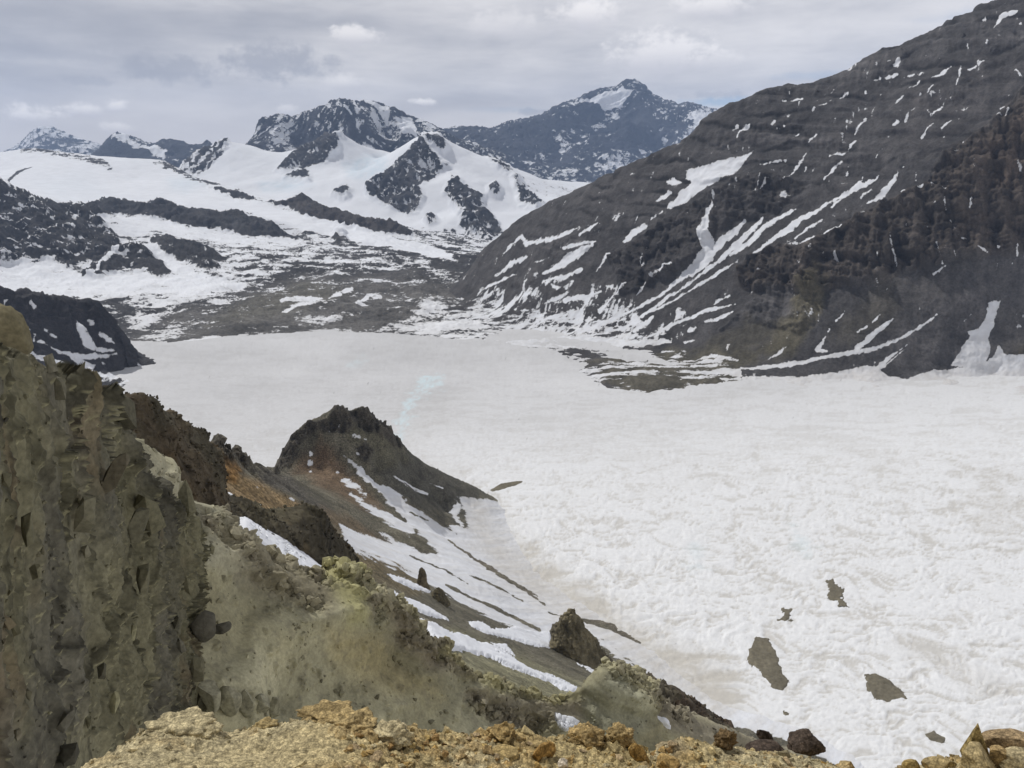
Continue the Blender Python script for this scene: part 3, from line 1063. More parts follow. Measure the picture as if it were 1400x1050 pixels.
    bias = paint(L, 0.05, [
        (L.poly([(-60, 200), (390, 200), (420, 262), (380, 276), (330, 284), (300, 292), (220, 276), (160, 272), (110, 280), (60, 276), (0, 246), (-60, 240)], wob), 1.2, 5),
        (L.poly([(120, 296), (180, 294), (240, 306), (300, 316), (380, 328), (430, 335), (330, 335), (250, 322), (190, 318), (160, 318)], wob), 0.45, 6),
        (L.poly([(-60, 362), (60, 356), (95, 366), (130, 384), (180, 374), (235, 380), (330, 385), (345, 394), (290, 400), (150, 408), (-60, 408)], wob), 0.42, 6),
        (L.poly([(195, 345), (205, 330), (225, 345), (250, 365), (290, 380), (240, 382)], wob), 0.5, 4),
        (L.poly([(400, 340), (520, 335), (640, 345), (660, 370), (600, 382), (480, 378), (400, 380), (330, 360)], wob), -0.06, 10),
        (L.poly([(545, 338), (600, 345), (650, 352), (655, 366), (610, 362), (560, 350)], wob), -0.28, 5),
        (L.poly([(600, 345), (648, 352), (640, 385), (600, 388), (590, 365)], wob), -0.22, 7),
        (L.poly([(150, 480), (190, 440), (260, 418), (330, 400), (390, 376), (470, 366), (560, 374), (650, 372), (650, 400), (620, 480)], wob), -0.19, 8),
        (L.poly([(150, 410), (300, 398), (330, 402), (270, 420), (200, 442), (160, 450)], wob), 0.02, 8),
        (L.poly([(495, 420), (520, 405), (540, 420), (545, 435), (500, 436)], wob), -0.4, 4),
        (L.poly([(590, 408), (680, 420), (780, 430), (780, 475), (660, 468), (600, 462), (520, 452), (560, 430)], wob), 0.12, 8),
        (sds['steps'] + wob, -0.24, 3), (sds['knoll'] + wob, -0.32, 2.5), (sds['band'] + wob, -0.62, 2.0), (sds['whale'] + wob, -0.75, 2.0), (sds['tail'] + wob, -0.35, 2),
        (sds['patch'] + wob, -0.32, 3), (sds['dots'] + wob, -0.5, 2), (tongue + wob * 0.5, 0.9, 2.5),
        (L.line([(185, 480, 4), (230, 474, 5), (270, 468, 4), (300, 463, 2)]) + wob, 0.55, 4),
        (crest + wob, -0.10, 2.5), (rim + wob, -0.12, 2.5), (knob + wob * 0.5, -0.2, 1.5)])
    bias += 0.9 * sstep(2.5, 0.5, L.line([(112, 392, 1), (135, 372, 1.2), (150, 357, 1.5), (163, 345, 1.5)]) + wob * 0.3)
    quiet = 1 - 0.2 * sstep(12, -12, L.poly([(150, 480), (190, 440), (260, 418), (330, 400), (390, 376), (470, 366), (560, 374), (650, 372), (650, 400), (620, 480)]))
    s = bias + 0.60 * st1 * quiet + 0.36 * st2 * quiet + sstep(3, -3, np.minimum(sds['steps'], sds['knoll'])) * 0.5 * strata
    s += 0.5 * sstep(1.5, -0.5, strokes(L, [[(385, 412, 2), (410, 407, 3), (440, 408, 1.5)], [(387, 428, 1), (410, 420, 2.5), (432, 417, 1)], [(450, 409, 1), (458, 403, 2), (466, 402, 1)], [(488, 415, 2), (505, 402, 2), (520, 404, 2)], [(490, 415, 3), (505, 417, 1)], [(470, 398, 1.5), (482, 396, 1)]], wob * 0.4))
    rock = tint(L, (0.060, 0.058, 0.058), 300, 69, 0.25)
    olive = sstep(20, -20, L.poly([(160, 480), (230, 430), (330, 405), (420, 378), (560, 376), (650, 385), (620, 440), (520, 470), (300, 480)]))[:, None]
    rock = rock * (1 - olive) + np.array((0.128, 0.123, 0.116)) * (1 + 0.5 * fbm(B, 150, 4, 70))[:, None] * olive
    ol2 = (olive[:, 0] * sstep(12, -12, L.poly([(350, 400), (420, 382), (480, 400), (420, 425), (340, 440), (280, 445)])))[:, None] * 0.6
    rock = rock * (1 - ol2) + np.array((0.155, 0.147, 0.12)) * ol2
    w = sstep(4, -4, sds['whale'])[:, None] * 0.5
    rock = rock * (1 - w) + np.array((0.075, 0.062, 0.054)) * w
    ice = np.tile(np.array(SNOW), (len(s), 1))
    bl = 0.5 * sstep(10, -10, L.poly([(230, 245), (265, 240), (280, 252), (255, 262), (235, 258)])) + 0.25 * sstep(25, -25, L.poly([(50, 250), (110, 240), (140, 262), (80, 272)]))
    ice = ice * (1 - bl[:, None]) + np.array((0.66, 0.74, 0.81)) * bl[:, None]
    dirty = (0.35 * sstep(380, 440, L.py))[:, None]
    ice = ice * (1 - dirty) + np.array((0.68, 0.67, 0.66)) * dirty
    finish(L, 'valley', mat_mid, 'far valley floor and white snow dome crossed by dark rock bands', s, rock, ice)
    return L


def knoll():
    """dark snow-streaked knoll at the left edge of the glacier"""
    top = [(-60, 385, 1500), (-20, 390, 1520), (0, 393, 1540), (14, 402, 1560), (22, 405, 1570), (30, 400, 1590), (40, 398, 1600), (60, 404, 1625), (95, 410, 1660), (130, 417, 1690), (145, 424, 1705), (158, 438, 1715), (168, 455, 1725), (178, 474, 1735), (184, 486, 1740), (200, 492, 1735), (225, 500, 1735)]
    C = [at(*p) for p in top]
    C += shift([at(*p) for p in top[:-3]], 130, -75)
    C += [pz(228, 498, -403), pz(224, 505, -404), pz(205, 515, -403), pz(180, 525, -403), pz(165, 535, -403), pz(150, 545, -404), pz(220, 490, -408), pz(205, 482, -410), pz(260, 500, -412), pz(240, 520, -412), pz(190, 550, -412)]
    C += [at(*p) for p in [(120, 455, 1640), (60, 450, 1560), (0, 450, 1480), (140, 490, 1650), (100, 490, 1560), (50, 490, 1480), (150, 510, 1640), (60, 530, 1380), (120, 530, 1500), (0, 530, 1330), (100, 560, 1400), (-60, 470, 1400), (40, 470, 1500), (150, 460, 1680), (165, 480, 1700), (170, 505, 1680)]]
    a0, a1 = at(-55, 450, 1)[0], at(245, 480, 1)[0]
    L = heightland(C, a0, a1, 1250, 1950, int(300 / 1.1), 170, eps=0.004)
    wob = 2.6 * fbm(L.base, 16, 5, 81, 0.65)
    g = fbm(L.base, 70, 6, 82, 0.55, True, (1, 1, 1.4))
    cl = sstep(10, -10, L.poly([(-60, 390), (20, 400), (60, 402), (145, 420), (182, 480), (180, 510), (165, 500), (150, 450), (110, 445), (40, 440), (-60, 440)]))
    L.push((cl * 1.0 + 0.25) * (g - 0.15) * 15 + 3 * fbm(L.base, 25, 5, 83, 0.6, True))
    L.renormal()
    white = [[(109, 440, 4), (112, 455, 6), (120, 470, 6), (128, 476, 4)], [(122, 436, 2), (126, 441, 4)], [(137, 457, 2), (146, 464, 3.5), (158, 470, 1)],
             [(40, 450, 1), (48, 458, 1.5), (46, 465, 1)], [(60, 452, 1.5), (75, 462, 2)], [(53, 467, 1), (80, 482, 2), (100, 487, 4), (120, 488, 4), (150, 486, 2), (158, 484, 1)], [(128, 475, 3), (140, 480, 3), (155, 479, 1)],
             [(38, 480, 2.5), (50, 487, 3), (64, 491, 2.5)], [(70, 495, 2), (82, 500, 6), (95, 508, 5), (105, 510, 2)], [(100, 490, 3), (112, 496, 6), (124, 500, 5)], [(124, 508, 2), (140, 513, 3), (160, 514, 4), (178, 511, 3)],
             [(120, 521, 1.5), (150, 520, 2), (160, 517, 2)], [(124, 528, 4), (132, 536, 5), (140, 541, 3)], [(140, 497, 1.5), (146, 499, 1)], [(60, 508, 1), (80, 512, 1.5), (92, 513, 1)], [(188, 497, 1.2), (200, 507, 1)],
             [(12, 408, 1.6), (10, 420, 2), (9, 430, 2)], [(40, 415, 2), (47, 420, 2)], [(85, 505, 1), (100, 513, 1)], [(165, 527, 2), (180, 520, 3)]]
    d = strokes(L, white, wob)
    s = np.clip(-d * 0.16, -0.55, 0.8) + 0.30 * fbm(L.base, 18, 5, 84, 0.6, False, (1, 1, 0.6)) - 0.02
    rock = tint(L, (0.046, 0.044, 0.046), 90, 85, 0.25)
    low = sstep(0, 40, L.poly([(-60, 390), (145, 420), (184, 486), (184, 500), (-60, 470)]))[:, None]
    rock = rock * (1 - low) + np.array((0.078, 0.074, 0.076)) * (1 + 0.3 * fbm(L.base, 60, 4, 86))[:, None] * low
    finish(L, 'hill', mat_near, 'dark rounded knoll streaked with snow at the far left edge of the glacier', s, rock, None,
           [((cl * (s < -0.1), 160, 2.5, 9, 87), dict(power=2.5, tall=1.3, sink=1.0))])


def glacier():
    C = []
    for x in range(-200, 1700, 100):
        for y in (448, 500, 560, 640, 740, 860, 1000, 1180, 1400):
            z = GZ + (4.0 if 300 < x < 800 and 480 < y < 600 else 0.0)
            z += np.interp(x, [100, 500, 800, 1400], [-1, 1.5, 2, 0])
            if y == 448:
                z = -400.5
            C.append(atz(x, y, z))
    a0, a1 = at(60, 480, 1)[0], at(1560, 700, 1)[0]
    L = heightland(C, a0, a1, 330, 2125, int(1500 / 1.6), 470, eps=0.03)
    P = L.P.copy()                                       # the ice lies level across the whole valley
    P[:, 2] = GZ - 0.4 + 1.5 * np.exp(-((P[:, 0] + 60) / 420) ** 2 - ((P[:, 1] - 1500) / 450) ** 2)
    L = Land(P, L.nu, L.nv)
    L.orient()
    B = L.base
    w1 = fbm(B, 60, 3, 91)
    W = B + np.stack([w1 * 22, fbm(B, 60, 3, 92) * 22, 0 * w1], 1)
    near = sstep(1500, 700, B[:, 1])
    # melt hollows: rounded cells elongated along the flow
    c1, c2, cid = worley(W, 13, 93, (1.25, 0.9, 1e3))
    cell = sstep(0.0, 0.55, c2 - c1)
    b1 = fbm(W, 28, 5, 94, 0.6, False, (1.5, 0.75, 1))
    b2 = fbm(W, 8, 4, 95, 0.62, False, (1.7, 0.75, 1))
    b3 = fbm(B, 3.2, 3, 96)
    ripple = fbm(W, 26, 5, 97, 0.62, True, (4.0, 0.55, 1))
    big = fbm(B, 240, 4, 98)
    h = near * np.clip(0.75 + 0.7 * big, 0.15, 1.5) * (1.15 * (b1 + 1.1 * b2) - 0.35 * cell + 0.25 * b3) + (1 - near) * 0.9 * ripple + 0.4 * b2
    L.push(h * 0.8 + 0.7 * big, np.tile((0, 0, 1.0), (len(B), 1)))
    L.renormal()
    white = np.array((0.80, 0.81, 0.82))
    dust = np.array((0.585, 0.57, 0.535))
    grey = np.array((0.56, 0.56, 0.567))
    # dust gathers in hollows
    t = near * (0.95 * sstep(0.05, -0.55, 0.7 * b1 + 0.75 * b2 + 0.3 * b3)) + (1 - near) * 0.45 * sstep(0.2, -0.5, ripple - 0.2 + 0.4 * big)
    tr = np.minimum(L.line([(600, 660, 5), (640, 700, 12), (690, 750, 14), (760, 810, 16), (830, 850, 14)]), L.line([(820, 840, 10), (900, 900, 22), (970, 940, 25), (985, 970, 14)]))
    tr2 = L.poly([(380, 500), (560, 480), (640, 520), (600, 640), (540, 700), (420, 640), (300, 620), (260, 560)])
    t = t + 1.1 * sstep(40, -14, tr + 20 * b1) * (0.65 + 0.5 * b2) + 0.18 * sstep(60, -60, tr2 + 50 * big)
    t = t + 0.35 * sstep(25, -15, L.poly([(1230, 880), (1330, 900), (1400, 930), (1400, 980), (1290, 930)]) + 50 * b1)
    t = t + 0.3 * sstep(10, -10, L.poly([(1290, 640), (1400, 660), (1400, 760), (1330, 740)]) + 60 * b1)
    t = np.clip(t, 0, 0.92)[:, None]
    stain = (0.6 * sstep(30, -16, tr + 22 * b1))[:, None]
    ice = white * (1 - t) + (dust * (1 - stain) + np.array((0.50, 0.465, 0.395)) * stain) * t
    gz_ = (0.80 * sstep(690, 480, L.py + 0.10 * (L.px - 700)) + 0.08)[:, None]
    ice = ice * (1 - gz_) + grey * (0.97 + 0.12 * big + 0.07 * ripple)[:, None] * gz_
    vein = (0.8 * sstep(6, -6, L.line([(600, 522, 6), (580, 530, 10), (562, 545, 6), (552, 575, 5), (545, 600, 5)]) + 16 * b1) * (0.7 + b2))
    vein = np.maximum(vein, 0.30 * sstep(7, -7, L.line([(480, 498, 3), (500, 492, 3)]) + 10 * b1))
    vein = np.maximum(vein, 0.35 * sstep(10, -10, L.line([(1085, 725, 4), (1100, 745, 8), (1105, 760, 4)]) + 25 * b1))
    vein = np.maximum(vein, 0.3 * sstep(14, -10, L.line([(950, 745, 8), (955, 770, 8)]) + 25 * b1))
    vein = np.clip(vein, 0, 1)[:, None]
    ice = ice * (1 - vein) + np.array((0.62, 0.73, 0.77)) * vein
    # grit near the far right bank and in a few thin lines
    sp = fbm(B, 4.0, 4, 99, 0.7)
    grit = sstep(0.62, 0.85, sp + 0.10 * sstep(30, -10, L.poly([(1000, 524), (1250, 520), (1400, 524), (1400, 550), (1200, 536), (1000, 532)])) - 0.02
                 + 0.06 * sstep(20, -20, L.poly([(1190, 770), (1270, 770), (1350, 830), (1320, 880), (1200, 840)])) - 0.10)
    ice = ice * (1 - 0.55 * grit[:, None]) + np.array((0.2, 0.2, 0.2)) * 0.55 * grit[:, None]
    rock = np.tile(np.array((0.13, 0.12, 0.10)), (len(B), 1))
    snow = np.full(len(B), 2.0)
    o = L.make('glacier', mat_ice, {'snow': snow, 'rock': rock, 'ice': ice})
    tag(o, 'wide dirty white glacier filling the valley floor', None, kind='structure')
    L.b1, L.b2 = b1, b2
    return L


mat_near = mat_terrain('slope_rock_and_snow', 1.7, 0.7, edge=0.15, edge_size=1.6, rock_var=0.45, snow_size=14, pebbles=((1.1, 0.75, 1.25),))
mat_ice = mat_terrain('glacier_ice', 3.0, 0.35, edge=0.1, rock_var=0.3, snow_bump=0.6, snow_size=5)
LV = valley()
knoll()
LG = glacier()
# ------------------------------------------------------------------ the great dark slope on the right
def right_mountain():
    sky = [(600, 402), (635, 386), (645, 369), (657, 344), (686, 320), (711, 300), (743, 282), (775, 268), (800, 256), (828, 242), (857, 227), (900, 210), (943, 191), (957, 168), (972, 156), (986, 148), (1000, 143), (1014, 138), (1028, 130), (1050, 120), (1075, 118), (1086, 119), (1108, 114), (1129, 110), (1150, 101), (1166, 92), (1186, 78), (1200, 70), (1223, 65), (1245, 57), (1260, 50), (1286, 38), (1305, 28), (1323, 20), (1343, 11), (1371, 2), (1400, -8), (1450, -30), (1520, -60)]
    Yx, Yv = [600, 650, 800, 1000, 1200, 1400, 1520], [2950, 2850, 2600, 2520, 2380, 2180, 2050]
    top = [at(x, y, np.interp(x, Yx, Yv)) for x, y in dense(sky, 90)]
    C = top + shift(top[4:], 260, -70)
    foot = [(530, 446, -418), (560, 436, -410), (600, 420, -393), (640, 405, -385), (680, 420, -388), (730, 440, -391), (780, 450, -392), (840, 462, -393), (900, 475, -394), (950, 490, -395), (1000, 505, -396), (1050, 512, -397), (1100, 514, -397), (1160, 512, -396), (1230, 514, -397), (1300, 510, -396), (1360, 508, -395), (1420, 510, -395), (1520, 515, -395)]
    C += [atz(*p) for p in foot]
    # moraine apron and where everything runs under the ice
    C += [atz(x, y, z) for x, y, z in [(555, 452, -412), (600, 455, -402), (650, 455, -399.5), (740, 466, -399.5), (790, 480, -398.5), (820, 495, -396), (860, 505, -395), (900, 505, -394), (940, 508, -396), (800, 505, -398), (850, 522, -394.5), (890, 522, -393), (930, 518, -398), (980, 516, -398), (880, 530, -396), (840, 526, -397.5), (910, 529, -397),
                                       (760, 480, -400.5), (700, 470, -401), (1100, 522, -400), (1200, 522, -400), (1300, 522, -399), (1400, 528, -399), (1520, 535, -400)]]
    C += [atz(x, y, z) for x, y, z in [(520, 462, -404), (600, 466, -404), (700, 478, -404), (760, 492, -403), (775, 508, -404), (800, 522, -403), (835, 536, -403), (885, 546, -404), (940, 535, -403), (1000, 530, -403), (1100, 532, -403), (1200, 532, -403), (1300, 534, -403), (1400, 542, -403), (1520, 548, -404),
                                       (540, 480, -416), (700, 495, -416), (780, 530, -416), (840, 548, -416), (900, 556, -416), (1000, 546, -416), (1200, 548, -416), (1400, 558, -416), (1520, 562, -416)]]
    # benches and buttresses part way up
    C += [at(*p) for p in [(700, 370, 2520), (760, 330, 2420), (760, 390, 2250), (840, 300, 2350), (830, 400, 2120), (900, 250, 2400), (900, 330, 2180), (900, 400, 2020), (960, 240, 2330), (960, 330, 2080), (950, 430, 1900), (1020, 210, 2300), (1030, 300, 2120), (1030, 400, 1880), (1040, 460, 1745),
                           (1100, 180, 2270), (1100, 260, 2100), (1120, 330, 1900), (1110, 400, 1790), (1110, 460, 1690), (1200, 140, 2220), (1200, 220, 2050), (1220, 290, 1880), (1200, 390, 1755), (1200, 450, 1675), (1300, 90, 2120), (1300, 170, 1980), (1320, 240, 1840), (1300, 360, 1755), (1300, 430, 1685),
                           (1390, 60, 2060), (1400, 130, 1930), (1400, 250, 1790), (1400, 340, 1735), (1400, 430, 1680), (1480, 130, 1850), (1480, 300, 1740), (1480, 420, 1685)]]
    a0, a1 = at(545, 440, 1)[0], at(1470, 300, 1)[0]
    L = heightland(C, a0, a1, 1330, 3150, int(920 / 1.25), 470, eps=0.004)
    B = L.base
    pxy = np.stack([L.px, L.py], 1)
    wob = 3.0 * fbm(B, 34, 5, 101)
    g = fbm(B, 90, 6, 102, 0.55, True, (1, 1, 1.3))
    fine = fbm(B, 30, 5, 103, 0.6, True, (1, 1, 1.2))
    cliffs = [([(848, 402), (842, 372), (832, 352), (858, 335), (880, 322), (905, 305), (940, 282), (975, 262), (1010, 242), (1050, 240), (1085, 246), (1100, 258), (1060, 292), (1028, 300), (1000, 306), (975, 320), (960, 335), (958, 352), (930, 372), (900, 384), (872, 400)], 20),
              ([(1008, 366), (1030, 350), (1060, 338), (1095, 335), (1125, 322), (1155, 308), (1180, 292), (1225, 272), (1268, 250), (1280, 226), (1300, 206), (1330, 186), (1365, 160), (1400, 118), (1480, 70), (1480, 320), (1420, 338), (1390, 348), (1350, 349), (1310, 352), (1270, 362), (1240, 372), (1204, 384), (1180, 388), (1150, 390), (1130, 396), (1100, 402), (1060, 396), (1030, 400), (1012, 392)], 26),
              ([(985, 452), (998, 440), (1020, 418), (1045, 400), (1070, 385), (1100, 375), (1125, 378), (1120, 410), (1110, 440), (1090, 455), (1060, 448), (1030, 438), (1005, 440)], 14),
              ([(960, 190), (985, 175), (1030, 168), (1100, 170), (1150, 180), (1160, 205), (1120, 205), (1080, 195), (1020, 200), (985, 206)], 10),
              ([(985, 152), (1040, 124), (1130, 112), (1180, 84), (1225, 68), (1280, 46), (1330, 24), (1360, 40), (1300, 75), (1250, 90), (1190, 110), (1130, 132), (1060, 142), (1000, 158)], 9),
              ([(1330, 60), (1380, 46), (1440, 40), (1440, 80), (1370, 72), (1330, 76)], 9),
              ([(1250, 130), (1310, 100), (1330, 110), (1320, 140), (1290, 150), (1260, 150)], 8),
              ([(1120, 225), (1180, 210), (1230, 215), (1240, 232), (1180, 240), (1130, 245)], 8),
              ([(735, 340), (780, 320), (830, 300), (850, 315), (800, 345), (760, 352)], 7),
              ([(700, 372), (730, 358), (745, 370), (725, 392), (700, 392)], 6)]
    up = np.tile(np.array((-0.45, -0.60, 0.45)), (len(B), 1))
    fall = B[:, 0] * 0.62 - B[:, 1] * 0.30        # runs along the slope, roughly along a contour
    rq = np.stack([fall, B[:, 2] * 0.09, np.zeros(len(B))], 1)
    ribs = fbm(rq, 42, 4, 104, 0.55, True)
    strat = fbm(np.stack([fall * 0.1, B[:, 2] + 0.12 * fall, 0 * fall], 1), 26, 4, 105, 0.6)
    tq = (B[:, 2] + 0.10 * fall) / 46.0 + 1.0 * fbm(B, 300, 5, 118, 0.55)
    tq = tq - np.floor(tq)
    terr = np.where(tq < 0.22, tq / 0.22, 1 - (tq - 0.22) / 0.78) * (0.5 + 0.8 * fbm(B, 90, 4, 119))
    angA, angB, angC = angular(B, 70, 121, 5, 0.12), angular(B, 30, 122, 5, 0.2), angular(B, 14, 123, 5, 0.5)
    cm = np.zeros(len(B))
    for pts, amp in cliffs:
        on = sstep(3, -4, L.poly(pts) + wob)
        d = on * amp * (0.75 + 1.5 * angA + 0.45 * angB + 0.75 * (ribs - 0.15) + 0.7 * strat + 0.08 * angC)
        L.push(d, up)
        cm = np.maximum(cm, on)
    apron = sstep(10, -10, L.poly([(540, 470), (540, 430), (640, 402), (760, 438), (850, 450), (930, 468), (1000, 485), (1020, 520), (900, 545), (780, 545), (740, 485)]))
    L.push((1 - cm) * (1 - apron) * (4.0 * (g - 0.1) + 4.0 * strat * sstep(330, 180, L.py) + 10.0 * terr * sstep(380, 240, L.py)) + apron * (3.0 * g + 2.0 * fbm(B, 22, 4, 106)) + 1.6 * fine)
    L.renormal()
    # ---- snow
    S = [[(897, 277, 2), (908, 270, 4), (918, 264, 2)], [(891, 300, 1), (905, 290, 2)],
         [(854, 331, 2), (866, 319, 5), (882, 311, 4)], [(815, 372, 1.5), (830, 349, 2.5), (836, 346, 2)],
         [(686, 349, 1.2), (700, 336, 2), (714, 323, 2.5)], [(714, 323, 2), (720, 334, 4), (735, 331, 3), (760, 326, 4), (775, 320, 3), (790, 312, 1.5)], [(794, 322, 1.5), (806, 313, 3), (820, 306, 1)],
         [(772, 340, 3), (790, 335, 2.5), (815, 331, 1.5)], [(743, 374, 1.5), (757, 367, 4), (771, 358, 4), (790, 347, 4), (811, 335, 2)], [(728, 360, 1), (740, 357, 1.5), (751, 353, 1)],
         [(677, 377, 1.5), (690, 369, 3), (700, 360, 4), (712, 356, 3), (721, 352, 2)], [(656, 396, 1), (680, 386, 2.5), (704, 376, 1.5)], [(650, 415, 1.2), (665, 406, 2.2), (684, 393, 1)],
         [(747, 373, 2), (760, 367, 3), (776, 356, 6), (790, 348, 6), (805, 338, 3)], [(747, 383, 2), (770, 379, 4), (795, 369, 3)], [(756, 391, 3), (763, 394, 2.5)], [(778, 398, 1.5), (765, 407, 3), (745, 415, 1.5)],
         [(773, 410, 4), (785, 408, 4), (801, 407, 4), (812, 402, 2), (822, 398, 1)],
         [(976, 258, 1), (978, 267, 2), (975, 282, 2.6), (967, 301, 5), (963, 318, 8), (968, 332, 10), (970, 345, 9), (956, 362, 8), (945, 374, 5)],
         [(1020, 302, 1), (1005, 316, 5), (990, 328, 6), (970, 348, 8), (950, 366, 7), (935, 377, 4.5), (915, 394, 3), (901, 404, 3), (873, 421, 2.5), (850, 431, 2.5), (836, 438, 3.5), (815, 446, 3), (793, 455, 2)],
         [(1044, 300, 1), (1030, 314, 3.5), (1007, 336, 4), (980, 360, 3), (965, 370, 2.5), (936, 393, 2.5), (915, 405, 2.5), (893, 421, 3), (864, 442, 2.5), (845, 452, 2)],
         [(1010, 356, 1), (985, 372, 2), (964, 385, 2.5), (940, 400, 2), (921, 411, 2), (900, 422, 2), (880, 429, 1.5)],
         [(858, 389, 1), (845, 400, 1.8), (833, 411, 2.5), (821, 425, 4)], [(903, 372, 1), (893, 380, 1)], [(921, 364, 2), (907, 374, 1)], [(884, 387, 1), (870, 404, 1)], [(998, 404, 1.5), (987, 409, 2.5), (977, 416, 1.5)],
         [(1005, 416, 1), (985, 421, 2), (964, 425, 3), (950, 432, 2.5), (936, 437, 2.5), (915, 447, 2.5), (900, 454, 2.5), (880, 463, 2)], [(1001, 427, 1), (990, 432, 3), (981, 437, 3), (963, 440, 1.5)],
         [(893, 433, 1.5), (882, 442, 4), (868, 452, 3.5)], [(945, 452, 4), (950, 448, 2)], [(954, 463, 1), (930, 470, 1.5)],
         [(1229, 236, 1), (1222, 247, 4), (1214, 257, 4.5), (1205, 267, 4.5), (1195, 275, 2.5), (1186, 278, 1)], [(1191, 261, 1), (1181, 269, 2), (1171, 277, 1)], [(1177, 252, 2), (1165, 262, 2.5), (1150, 274, 1.7), (1137, 285, 1)],
         [(1203, 243, 1), (1180, 255, 3), (1160, 266, 3), (1140, 276, 1.5), (1114, 290, 3), (1100, 298, 4.5), (1080, 312, 5), (1057, 328, 3.5), (1040, 341, 2.5), (1024, 351, 1.5)],
         [(1126, 300, 1), (1108, 312, 2.2), (1086, 326, 1)], [(1157, 306, 1), (1145, 313, 2), (1129, 318, 2), (1112, 326, 2.2), (1094, 332, 1.6), (1063, 336, 1)], [(1089, 287, 1), (1070, 296, 3), (1050, 308, 4), (1029, 327, 4), (1010, 342, 4), (998, 350, 2.5)],
         [(1043, 300, 1), (1030, 310, 2.5), (1014, 324, 3), (1002, 336, 2)],
         [(1281, 430, 1), (1265, 442, 2), (1243, 456, 3), (1225, 466, 3), (1206, 473, 3.5), (1180, 480, 3.5), (1160, 483, 3), (1129, 488, 3), (1100, 494, 3), (1070, 499, 3.5), (1045, 502, 3.5), (1010, 505, 2.5)],
         [(1223, 435, 1), (1208, 446, 3.5), (1195, 456, 3.5), (1185, 466, 4), (1172, 476, 4)], [(1134, 450, 1), (1126, 465, 1.8), (1118, 478, 4), (1130, 481, 2)], [(1074, 475, 1), (1062, 484, 1.6), (1051, 490, 1)],
         [(1154, 427, 1.5), (1149, 433, 1.8), (1143, 439, 1)], [(1203, 430, 1.5), (1197, 437, 2.4), (1192, 441, 1)], [(1185, 447, 1), (1172, 455, 1.5)], [(1243, 470, 1), (1228, 480, 1.5), (1212, 492, 3.5), (1198, 505, 4), (1185, 512, 4)], [(1236, 478, 1.5), (1210, 500, 1.5)],
         [(1327, 430, 1), (1311, 447, 1)], [(1329, 276, 2), (1328, 285, 2.6), (1327, 293, 1)], [(1293, 276, 1), (1293.5, 284, 1.8), (1294, 291, 1)], [(1300, 306, .5), (1307, 318, .8), (1313, 329, 1.3), (1323, 329, 1.5), (1324, 333, .8)],
         [(1281, 336, .6), (1285, 348, .9), (1289, 360, .7)], [(1220, 327, .5), (1221, 340, .8), (1224, 352, 1), (1227, 367, 1.3)], [(1200, 340, .4), (1203, 381, .7)], [(1293, 363, 1), (1277, 374, 1.2)], [(1391, 350, 1), (1383, 361, 1)], [(1338, 345, 2.2), (1350, 348, 1)], [(1366, 341, 1.6)], [(1276, 283, 1), (1280, 286, 1)], [(1307, 353, 1.5), (1306, 350, 1)],
         [(1253, 237, 1), (1252, 248, 1)], [(1262, 256, 2.5), (1256, 259, 1.5)], [(1240, 260, .8), (1234, 262, 1)],
         [(1391, 16, 2), (1380, 20, 4.5), (1369, 24, 4), (1363, 34, 3), (1359, 42, 1)], [(1395, 34, 3)], [(1347, 29, 2.5), (1343, 30, 1)], [(1230, 84, 3), (1227, 90, 3), (1222, 91, 1.5)], [(1214, 88, 1.5), (1218, 86, 1)], [(1196, 111, 1), (1203, 108, 2.5)], [(1211, 108, 1.2), (1228, 103, 1.8)], [(1240, 103, 1), (1250, 102, 1.5)], [(1255, 101, 1), (1263, 99, 1)],
         [(1300, 91, 1.2), (1294, 98, 2.3), (1286, 105, 2), (1278, 108, 1)], [(1314, 89, .8), (1313, 103, .9), (1307, 119, 1)], [(1344, 86, 2), (1335, 92, 1.6), (1325, 98, 1)], [(1261, 109, .8), (1250, 118, 1), (1240, 127, .8)],
         [(1277, 116, 1), (1270, 126, 1.4), (1261, 137, 1)], [(1260, 131, 1), (1250, 137, 1)], [(1237, 131, 1), (1223, 143, .9)], [(1097, 137, 2), (1085, 139, 1.3), (1071, 140, 1)], [(1093, 141, 1.6), (1091, 150, 1)], [(1137, 140, .8), (1123, 147, .8), (1109, 153, .7)], [(1160, 130, 1), (1150, 137, 1)], [(1130, 130, 1), (1127, 131, 1)], [(1141, 125, .8), (1137, 129, .7)],
         [(1059, 168, 3), (1056, 172, 2)], [(1072, 172, 1.5)], [(1025, 172, 2.5), (1018, 178, 3.5), (1012, 183, 1.5)], [(1010, 186, 1), (1009, 194, 1)], [(1008, 172, 1.3), (1003, 180, 1)], [(1183, 164, 2.5), (1177, 174, 2.8), (1168, 185, 1)], [(1158, 163, 1), (1159, 175, 1.3), (1157, 184, 1)], [(1152, 182, 1), (1154, 200, 1)], [(1184, 129, 1.6), (1183, 126, 1)], [(1183, 150, 2)], [(1208, 128, .8), (1205, 131, .8)],
         [(1254, 145, 1), (1246, 155, 1.3), (1238, 166, 1.3)], [(1291, 142, 1.3), (1284, 153, 1.5), (1274, 160, 1.8), (1270, 154, 1)], [(1276, 170, 1.3), (1268, 180, 1.6), (1260, 189, .7)], [(1227, 166, 2.2), (1223, 172, 1.2)], [(1232, 153, 1)], [(1303, 162, .8), (1288, 178, 1)], [(1372, 147, 1.5), (1368, 150, 1.2)], [(1379, 155, 1), (1374, 165, 1)], [(1367, 160, 1), (1360, 163, 1.4)], [(1372, 123, 1)], [(1317, 194, 1.5), (1316, 200, 1.2)], [(1328, 188, .8)], [(1290, 186, 1)],
